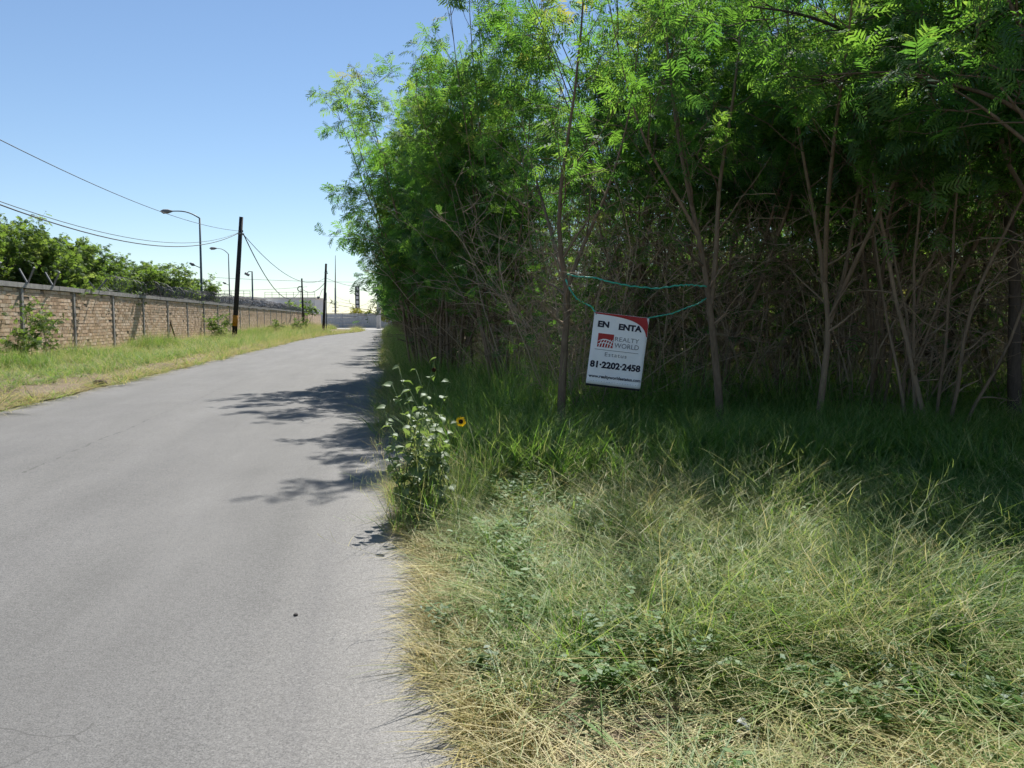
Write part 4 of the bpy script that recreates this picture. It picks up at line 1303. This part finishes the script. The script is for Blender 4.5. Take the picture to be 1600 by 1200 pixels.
def text(s, fx, fy, wfrac, hfrac, mat, bold=0.0, spacing=1.0, name='lettering'):
    """text with its left end at fx and its baseline at fy (fractions of the sheet), fitted to a width and cap height"""
    cd = bpy.data.curves.new(name, 'FONT'); cd.body = s; cd.size = 1.0; cd.offset = bold; cd.resolution_u = 3; cd.space_character = spacing
    ob = bpy.data.objects.new(name, cd); COL.objects.link(ob)
    bpy.context.view_layer.update()
    dg = bpy.context.evaluated_depsgraph_get()
    me = bpy.data.meshes.new_from_object(ob.evaluated_get(dg))
    bpy.data.objects.remove(ob)
    co = np.empty(len(me.vertices) * 3, np.float32); me.vertices.foreach_get('co', co); co = co.reshape(-1, 3)
    x0, x1 = co[:, 0].min(), co[:, 0].max()
    kx = SW * wfrac / (x1 - x0); ky = SH * hfrac / 0.70
    co[:, 0] = sx(fx) + (co[:, 0] - x0) * kx; co[:, 1] = sy(fy) + co[:, 1] * ky
    co[:, 2] = np.array([bow(a, b) for a, b in co[:, :2]]) + 0.003
    me.vertices.foreach_set('co', co.ravel()); me.update()
    me.materials.clear(); me.materials.append(mat)
    me.name = name
    return link(name, me, sg)
text('EN', 0.085, 0.195, 0.205, 0.078, M['ink'], 0.05)
text('ENTA', 0.465, 0.205, 0.425, 0.078, M['ink'], 0.05)
# logo: red square crossed by pale meridians
LX0, LX1, LY0, LY1 = 0.115, 0.40, 0.285, 0.475
ls = MB()
for i in range(6):
    for k in range(6):
        xa, xb = LX0 + (LX1 - LX0) * i / 6, LX0 + (LX1 - LX0) * (i + 1) / 6; ya, yb = LY0 + (LY1 - LY0) * k / 6, LY0 + (LY1 - LY0) * (k + 1) / 6
        ls.add(on_sign([(sx(xa), sy(yb)), (sx(xb), sy(yb)), (sx(xb), sy(ya)), (sx(xa), sy(ya))], 0.003), [(0, 1, 2, 3)])
ls.build('logo_square', M['red'], sg)
lg = MB()
def stroke(p0, p1, p2, w):
    prev = None
    for k in range(9):
        t = k / 8
        x = (1 - t) ** 2 * p0[0] + 2 * t * (1 - t) * p1[0] + t * t * p2[0]; y = (1 - t) ** 2 * p0[1] + 2 * t * (1 - t) * p1[1] + t * t * p2[1]
        if prev is not None:
            dx, dy = (x - prev[0]) * SW, (y - prev[1]) * SH; l = math.hypot(dx, dy) or 1
            nx, ny = -dy / l * w, dx / l * w
            a, b = (sx(prev[0]), sy(prev[1])), (sx(x), sy(y))
            lg.add(on_sign([(a[0] + nx, a[1] + ny), (a[0] - nx, a[1] - ny), (b[0] - nx, b[1] - ny), (b[0] + nx, b[1] + ny)], 0.006), [(0, 1, 2, 3)])
        prev = (x, y)
stroke((0.12, 0.40), (0.25, 0.33), (0.395, 0.40), 0.006)
stroke((0.12, 0.44), (0.26, 0.38), (0.395, 0.445), 0.005)
for a in (0.15, 0.20, 0.25, 0.30, 0.35): stroke((a, 0.474), (a + 0.01, 0.41), (0.25 + (a - 0.20) * 0.9, 0.362), 0.0055)
lg.build('logo_lines', M['vinyl'], sg)
text('REALTY', 0.425, 0.370, 0.44, 0.060, M['greyink'], 0.0, 1.05)
text('WORLD', 0.425, 0.462, 0.45, 0.068, M['greyink'], 0.0, 1.0)
rl = MB()
for k in range(10):
    a_, b_ = 0.08 + 0.08 * k, 0.16 + 0.08 * k
    rl.add(on_sign([(sx(a_), sy(0.513)), (sx(b_), sy(0.513)), (sx(b_), sy(0.507)), (sx(a_), sy(0.507))], 0.004), [(0, 1, 2, 3)])
rl.build('rule_line', M['greyink'], sg)
text('\u00b7 \u00b7 \u00b7 \u00b7 \u00b7 \u00b7 \u00b7 \u00b7 \u00b7 \u00b7 \u00b7 \u00b7 \u00b7 \u00b7 \u00b7 \u00b7 \u00b7 \u00b7 \u00b7 \u00b7', 0.03, 0.965, 0.93, 0.022, M['greyink'], 0.02, name='fine_print')
text('Estatus', 0.275, 0.595, 0.40, 0.055, M['greyink'], 0.0, 1.15)
text('81\u00b72202\u00b72458', 0.03, 0.760, 0.925, 0.085, M['ink'], 0.045)
text('www.realtyworldestatus.com', 0.03, 0.905, 0.955, 0.042, M['ink'], 0.03)
# twine
def twine(pts, label, r=0.010):
    m = MB(); q = [P(x, y, Z) for x, y, Z in pts]
    fine = []
    for i in range(len(q) - 1):
        for k in range(5):
            t = k / 5; v = q[i].lerp(q[i + 1], t)
            fine.append(v + Vector((0, 0.004 * math.sin(7.3 * (i * 5 + k)), 0.006 * math.sin(3.1 * (i * 5 + k)))))
    fine.append(q[-1])
    m.tube(fine, [r * (0.6 + 0.6 * abs(math.sin(1.7 * k))) for k in range(len(fine))], 5)
    tag(m.build('green_twine', M['twine'], None, True), label, 'twine')
twine([(886, 428, 8.93), (900, 432, 8.95), (930, 434, 9.0), (950, 440, 9.0), (985, 447, 9.02), (1025, 451, 9.05), (1060, 446, 9.08), (1080, 445, 9.1), (1104, 448, 9.13)], 'green twine stretched between the two slender trees above the sign')
twine([(884, 436, 8.93), (889, 450, 8.92), (901, 467, 8.9), (915, 475, 8.88), (924, 479, 8.87), (932, 491, SZ)], 'green twine from the left slender tree to the top left corner of the sign')
twine([(1012, 497, SZ), (1028, 494, 8.9), (1050, 490, 8.95), (1075, 480, 9.0), (1090, 475, 9.05), (1103, 466, 9.12)], 'green twine from the right slender tree to the top right corner of the sign', 0.008)

# ------------------------------------------------------------------ poles, lamps, wires
def pole(base, top, r0, r1, label, band=None, hardware=True):
    o = empty('utility_pole', base)
    b = Vector((0, 0, 0)); t = Vector(top) - Vector(base)
    MB().tube([b - Vector((0, 0, .1)), t * 0.5, t], [r0, (r0 + r1) / 2, r1], 12).build('shaft', M['creosote'], o, True)
    if band:
        za, zb = band
        fa, fb = za / t.z, zb / t.z
        ra = r0 + (r1 - r0) * fa + 0.006; rb = r0 + (r1 - r0) * fb + 0.006
        MB().tube([t * fa, t * fb], [ra, rb], 14).build('painted_band', M['band'], o, True)
    if hardware:
        for fz, dx in ((0.885, 0.16), (0.86, 0.24)):
            c = t * fz
            m = MB(); m.tube([c, c + Vector((dx, -0.05, 0.02))], 0.03, 6); m.tube([c + Vector((dx, -.05, -.04)), c + Vector((dx, -.05, .1))], 0.045, 8)
            m.build('insulator', M['galv'], o, True)
        m = MB()
        m.tube([t * 0.87 - Vector((0, 0, .06)), t * 0.87 + Vector((0, 0, .06))], r1 + 0.03, 10)
        m.build('pole_clamp', M['galv'], o, True)
    return tag(o, label, 'utility pole')
b1 = P(365, 524, 52); b1.z = 0
t1 = P(377, 339, 52)
pole(b1, t1, 0.175, 0.13, 'dark wooden utility pole with a yellow band beside the brick wall', (EYE - 0.40 * 1.0, EYE + 0.32))
b2 = P(504.5, 492, 92); b2.z = 0
t2 = P(509.5, 412, 92)
pole(b2, t2, 0.17, 0.13, 'second dark wooden utility pole farther along the left verge')
b3 = P(473.5, 480, 112); b3.z = 0
t3 = P(471.5, 435, 112)
p3 = pole(b3, t3, 0.15, 0.12, 'thin far pole with a round coil of cable left of the second pole', None, False)
ringc = P(469, 451.5, 112) - b3
MB().tube([ringc + Vector((0.36 * math.cos(a), 0, 0.36 * math.sin(a))) for a in [k * 6.2832 / 20 for k in range(21)]], 0.07, 6, False).build('cable_coil', M['cable'], p3, True)

def lamp(base, top, head, rise, label, r=0.085, low=None, headL=0.75):
    o = empty('street_lamp', base)
    B = Vector(base); t = Vector(top) - B; h = Vector(head) - B
    MB().tube([Vector((0, 0, -.1)), t * 0.5, t], [r, r * .85, r * .65], 10).build('post', M['greenpole'], o, True)
    pts = []
    for k in range(9):
        u = k / 8
        p = t.lerp(h, u); p.z += rise * math.sin(math.pi * u) * (1 - 0.3 * u)
        pts.append(p)
    MB().tube(pts, [r * 0.5 - 0.01 * k / 8 for k in range(9)], 8).build('arm', M['greenpole'], o, True)
    d = (pts[-1] - pts[-2]); d.z = 0; d.normalize()
    s = MB(); s.tube([h - d * 0.05, h + d * headL * .3 - Vector((0, 0, .02)), h + d * headL * .75 - Vector((0, 0, .05)), h + d * headL - Vector((0, 0, .03))], [0.06, 0.16, 0.17, 0.04], 10)
    s.build('lamp_head', M['galv'], o, True)
    if low:
        a, b = [Vector(v) - B for v in low]
        s = MB(); s.tube([a, a.lerp(b, .55)], 0.035, 6); s.tube([a.lerp(b, .5), a.lerp(b, .7), b], [0.06, 0.13, 0.05], 8)
        s.build('side_light', M['greenpole'], o, True)
    return tag(o, label, 'street lamp', 'street lamps')
zA = 58; bA = P(316, 500, zA); bA.z = 0
lamp(bA, P(312, 341, zA), P(268, 330, zA - 0.6), 0.25, 'tall street lamp with curved arm behind the wall, above the green trees', 0.10, (P(312, 418, zA), P(296, 411, zA - .3)))
zB = 90; bB = P(359.5, 500, zB); bB.z = 0
lamp(bB, P(357, 397, zB), P(338, 388, zB - 0.8), 0.25, 'second thinner street lamp with curved arm left of the near pole', 0.085, (P(358.5, 446, zB), P(348, 441, zB - .3)))
zC = 95; bC = P(395, 500, zC); bC.z = 0
oC = empty('flood_lamp', bC); B = Vector(bC)
MB().tube([Vector((0, 0, -.1)), P(394, 424, zC) - B], [0.12, 0.09], 10).build('post', M['greenpole'], oC, True)
MB().tube([P(394, 424.5, zC) - B, P(389, 424, zC) - B, P(386, 427, zC) - B], 0.05, 8).build('arm', M['greenpole'], oC, True)
s = MB(); s.box(P(386, 428.5, zC) - B, (0.5, 0.45, 0.28), M=Matrix.Rotation(0.5, 3, 'Y')); s.build('lamp_head', M['galv'], oC)
tag(oC, 'short post with a square floodlight head right of the near pole', 'lamp')
zD = 100; bD = P(509.5, 500, zD); bD.z = 0
lamp(bD, P(510, 458, zD), P(499, 464.5, zD - 2.0), 0.9, 'small curved-arm street lamp just behind the second pole', 0.07, None, 0.5)

def wire(pts, label, r=0.014, sag=0.0):
    m = MB(); q = [Vector(p) for p in pts]; out = []
    if len(q) == 2:
        for k in range(25):
            t = k / 24; v = q[0].lerp(q[1], t); v.z -= 4 * sag * t * (1 - t); out.append(v)
    else: out = q
    m.tube(out, r, 5)
    tag(m.build('overhead_wire', M['cable'], None, True), label, 'wire')
at1 = P(376.5, 361, 52); at1b = P(381, 367, 51.8); at2 = P(508.5, 434, 92)
wire([P(-60, 188, 19), at1], 'upper overhead wire running from top left down to the near pole', 0.013, 0.55)
wire([P(-60, 297, 19), P(376, 362.5, 52)], 'thick lower overhead cable sagging to the near pole', 0.020, 1.15)
wire([P(-60, 293, 19.2), P(376, 362.0, 52)], 'thin overhead wire just above the thick sagging cable', 0.012, 1.02)
wire([at1b, P(470, 452, 112)], 'cable falling from the near pole to the coil pole', 0.035, 2.6)
wire([at1b, at2], 'thin cable sagging from the near pole to the second pole', 0.022, 1.6)
wire([P(474, 453, 112), P(508, 441, 92)], 'short cable sagging between the coil pole and the second pole', 0.035, 0.7)
wire([P(325, 433, 125), P(591, 441, 140)], 'long level wire across the pale sky beyond the poles', 0.030, 0.2)
wire([at2, P(591, 443, 140)], 'wire from the second pole to the far concrete post', 0.024, 0.8)
wire([P(320, 453, 150), P(480, 448, 160)], 'faint wire above the far buildings', 0.03, 0.3)
wire([P(525, 492, 158), P(592, 468, 141)], 'thin guy wire sloping up to the far concrete post', 0.025, 0.0)

# far concrete post
zE = 140; bE = P(592, 509, zE); bE.z = 0
oE = empty('concrete_post', bE); B = Vector(bE)
MB().tube([Vector((0, 0, 0)), P(590.5, 415, zE) - B], [0.42, 0.22], 8).build('shaft', M['concrete_light'], oE, True)
m = MB(); m.tube([P(585.5, 457, zE) - B, P(585.5, 450, zE) - B], 0.42, 10); m.build('transformer', M['galv'], oE, True)
MB().box(P(587, 449, zE) - B, (1.7, 0.12, 0.14)).build('crossarm', M['galv'], oE)
MB().box(P(588, 441, zE) - B, (1.6, 0.12, 0.12)).build('crossarm', M['galv'], oE)
tag(oE, 'tall grey concrete utility post with transformer at the far end of the road', 'utility post')

# ------------------------------------------------------------------ the far end
EW = 156
ew = empty('end_wall', (P(560, 500, EW).x, EW, 0)); B = Vector(ew.location)
xl, xr = P(486, 500, EW).x - B.x, P(700, 500, EW).x - B.x
nbay = 9; bw = (xr - xl) / nbay
for k in range(nbay):
    xc = xl + (k + 0.5) * bw
    for r_ in range(4):
        MB().box((xc, 0, 0.34 + r_ * 0.70), (bw - 0.35, 0.2, 0.685)).build('panel', M['concrete_light'], ew)
    MB().box((xl + k * bw, -0.02, 1.46), (0.35, 0.32, 2.92)).build('post', M['concrete_light'], ew)
    MB().box((xc, 0, 2.88), (bw - 0.36, 0.3, 0.14)).build('coping', M['concrete'], ew)
tag(ew, 'pale grey panelled concrete wall across the far end of the road', 'wall')

def far_building(x0, x1, ytop, Z, label, seed):
    r = random.Random(seed)
    a = P(x0, ytop, Z); b = P(x1, ytop, Z)
    w = b.x - a.x; h = a.z
    o = empty('far_building', ((a.x + b.x) / 2, Z + 6, 0))
    MB().box((0, 0, h / 2), (w, 12, h)).build('wall', M['cladding'], o)
    MB().box((0, 0, h + 0.2), (w + 0.5, 12.5, 0.4)).build('roof_slab', M['cream'], o)
    MB().box((0, -6.06, h * 0.80), (w * 0.98, 0.12, 0.5)).build('fascia_band', M['cream'], o)
    for k in range(4):
        f = MB().box((-w / 2 + w * (k + .5) / 4, -6.05, h * 0.55), (w / 4 * 0.6, 0.10, 1.3)).build('window', M['palepanel'], o)
        MB().box((-w / 2 + w * (k + .5) / 4, -6.12, h * 0.55), (w / 4 * 0.52, 0.04, 1.1)).build('pane', M['window'], f)
    n = 7
    for k in range(n + 1):
        MB().box((-w / 2 + w * k / n, -6.0, h + 0.4 + 0.7), (0.09, 0.09, 1.4)).build('railing_post', M['galv'], o)
    for zz_ in (0.7, 1.35):
        MB().box((0, -6.0, h + 0.4 + zz_), (w, 0.07, 0.07)).build('rail', M['galv'], o)
    return tag(o, label, 'building')
far_building(414, 492, 467, 205, 'low grey flat-roofed building with rooftop railing left of the second pole', 1)
far_building(322, 391, 466, 190, 'pale flat-roofed building with railing showing behind the near pole', 2)

# antenna mast
zM = 190; bM = P(524, 500, zM); bM.z = 0
oM = empty('antenna_mast', bM); B = Vector(bM)
MB().tube([Vector((0, 0, 0)), P(524, 450, zM) - B], [0.26, 0.20], 8).build('lower_mast', M['galv'], oM, True)
MB().tube([P(524, 450, zM) - B, P(524, 399, zM) - B], [0.16, 0.06], 8).build('upper_mast', M['galv'], oM, True)
for zz_ in (486, 480):
    MB().box(P(524, zz_, zM) - B, (1.6, 0.2, 0.15)).build('mast_bracket', M['galv'], oM)
tag(oM, 'thin tall antenna mast rising behind the far grey wall', 'antenna')
# vertical sign tower
zS = 180; bS = P(559, 500, zS); bS.z = 0
oS = empty('sign_tower', bS); B = Vector(bS)
ht = P(559, 447, zS).z
for dx in (-0.42, 0.42):
    MB().box((dx, 0, ht / 2), (0.18, 0.3, ht)).build('upright', M['darksteel'], oS)
MB().box((0, 0.05, ht - 3.1), (0.72, 0.12, 6.2)).build('backing', M['darksteel'], oS)
for k in range(6):
    zc = ht - 0.65 - k * 1.02
    pn = MB()
    pn.box((0, -.1, zc), (.56, .1, .68))
    pn.build('letter_panel', M['palepanel'], oS)
tag(oS, 'narrow dark vertical sign tower with pale panels beyond the end wall', 'sign')

# distant trees
def far_tree(name, px, pyt, Z, label, mat, seed, wide=1.0, lm=1.2, yellow=True, n=7):
    c = P(px, 500, Z); H = P(px, pyt, Z).z
    rng2 = np.random.default_rng(seed)
    st, ra = thicket_stems(rng2, n, H * 0.92, 0.5 * wide, 0.06)
    tm, cm = make_tree_mesh(name, st, ra, seed, M['bark'], mat, leaf_min=lm, nbranch=16, blen=(0.7 * wide, 1.5 * wide), nsub=3, leaf_step=0.2, lscale=2.6, templates=LEAF_SMALL, bstart=0.25)
    return put_tree(name, tm, cm, (c.x, Z, 0), 0.3, 1.0, label)
far_tree('yellow_tree', 562, 477, 166, 'small yellow-green tree behind the end wall by the sign tower', M['leaf_yellow'], 61, 1.0, 1.5)
far_tree('yellow_tree', 571, 480, 168, 'low yellow-green tree just right of the sign tower tree', M['leaf_yellow'], 64, 1.0, 1.5)
far_tree('yellow_tree', 612, 462, 150, 'yellow-leaved tree beside the far concrete post, half hidden by the tree row', M['leaf_yellow'], 62, 1.3, 1.5)
far_tree('airy_tree', 474, 461, 118, 'airy pale green tree around the coil pole beyond the wall', M['leaf_far'], 63, 1.3, 2.6, n=6)
far_tree('airy_tree', 455, 474, 120, 'low scrubby tree left of the coil pole beyond the wall', M['leaf_far'], 65, 1.4, 1.4, n=6)

# ------------------------------------------------------------------ litter and stones
def stone(px, py, r, seed, label, mat, flat=0.6):
    rg = random.Random(seed)
    import bmesh
    bm = bmesh.new(); bmesh.ops.create_icosphere(bm, subdivisions=2, radius=r)
    for v in bm.verts: v.co *= rg.uniform(0.82, 1.12); v.co.z *= flat
    me = bpy.data.meshes.new('stone'); bm.to_mesh(me); bm.free(); me.materials.append(mat)
    me.polygons.foreach_set('use_smooth', np.ones(len(me.polygons), bool))
    g_ = G(px, py); o = link('stone', me, None, (g_.x, g_.y, r * flat * 0.6))
    return tag(o, label, 'stone', 'loose stones at the road edge')
stone(655, 1022, 0.055, 1, 'pale grey stone resting in the straw at the right road edge', M['stone'])
stone(462, 963, 0.013, 2, 'tiny dark pebble alone on the asphalt', M['creosote'], 0.8)
stone(1010, 1160, 0.04, 3, 'small stone on the bare patch at bottom right of centre', M['stone'])
stone(156, 604, 0.16, 4, 'brown clod at the edge of the left verge', M['bark'], 0.7)
def scrap(px, py, s, seed, label, zs=0.12):
    rg = random.Random(seed); g_ = G(px, py, zs); vs = []; n = 4
    for i in range(n):
        for k in range(n): vs.append((s * (i - 1.5) / 3, s * 0.7 * (k - 1.5) / 3, s * 0.18 * rg.random()))
    fs = [(i * n + k, (i + 1) * n + k, (i + 1) * n + k + 1, i * n + k + 1) for i in range(n - 1) for k in range(n - 1)]
    m = MB(); m.add(vs, fs); o = m.build('paper_scrap', M['paper'], None, True, (g_.x, g_.y, zs), (0.5 if zs > .1 else .05, 0.2 if zs > .1 else .05, seed))
    sd = o.modifiers.new('thick', 'SOLIDIFY'); sd.thickness = 0.002
    tag(o, label, 'litter')
scrap(1163, 1132, 0.07, 1, 'crumpled white paper scrap in the grass at lower right')
scrap(660, 1000, 0.10, 2, 'clear crumpled plastic scrap by the pale stone at the road edge', 0.016)
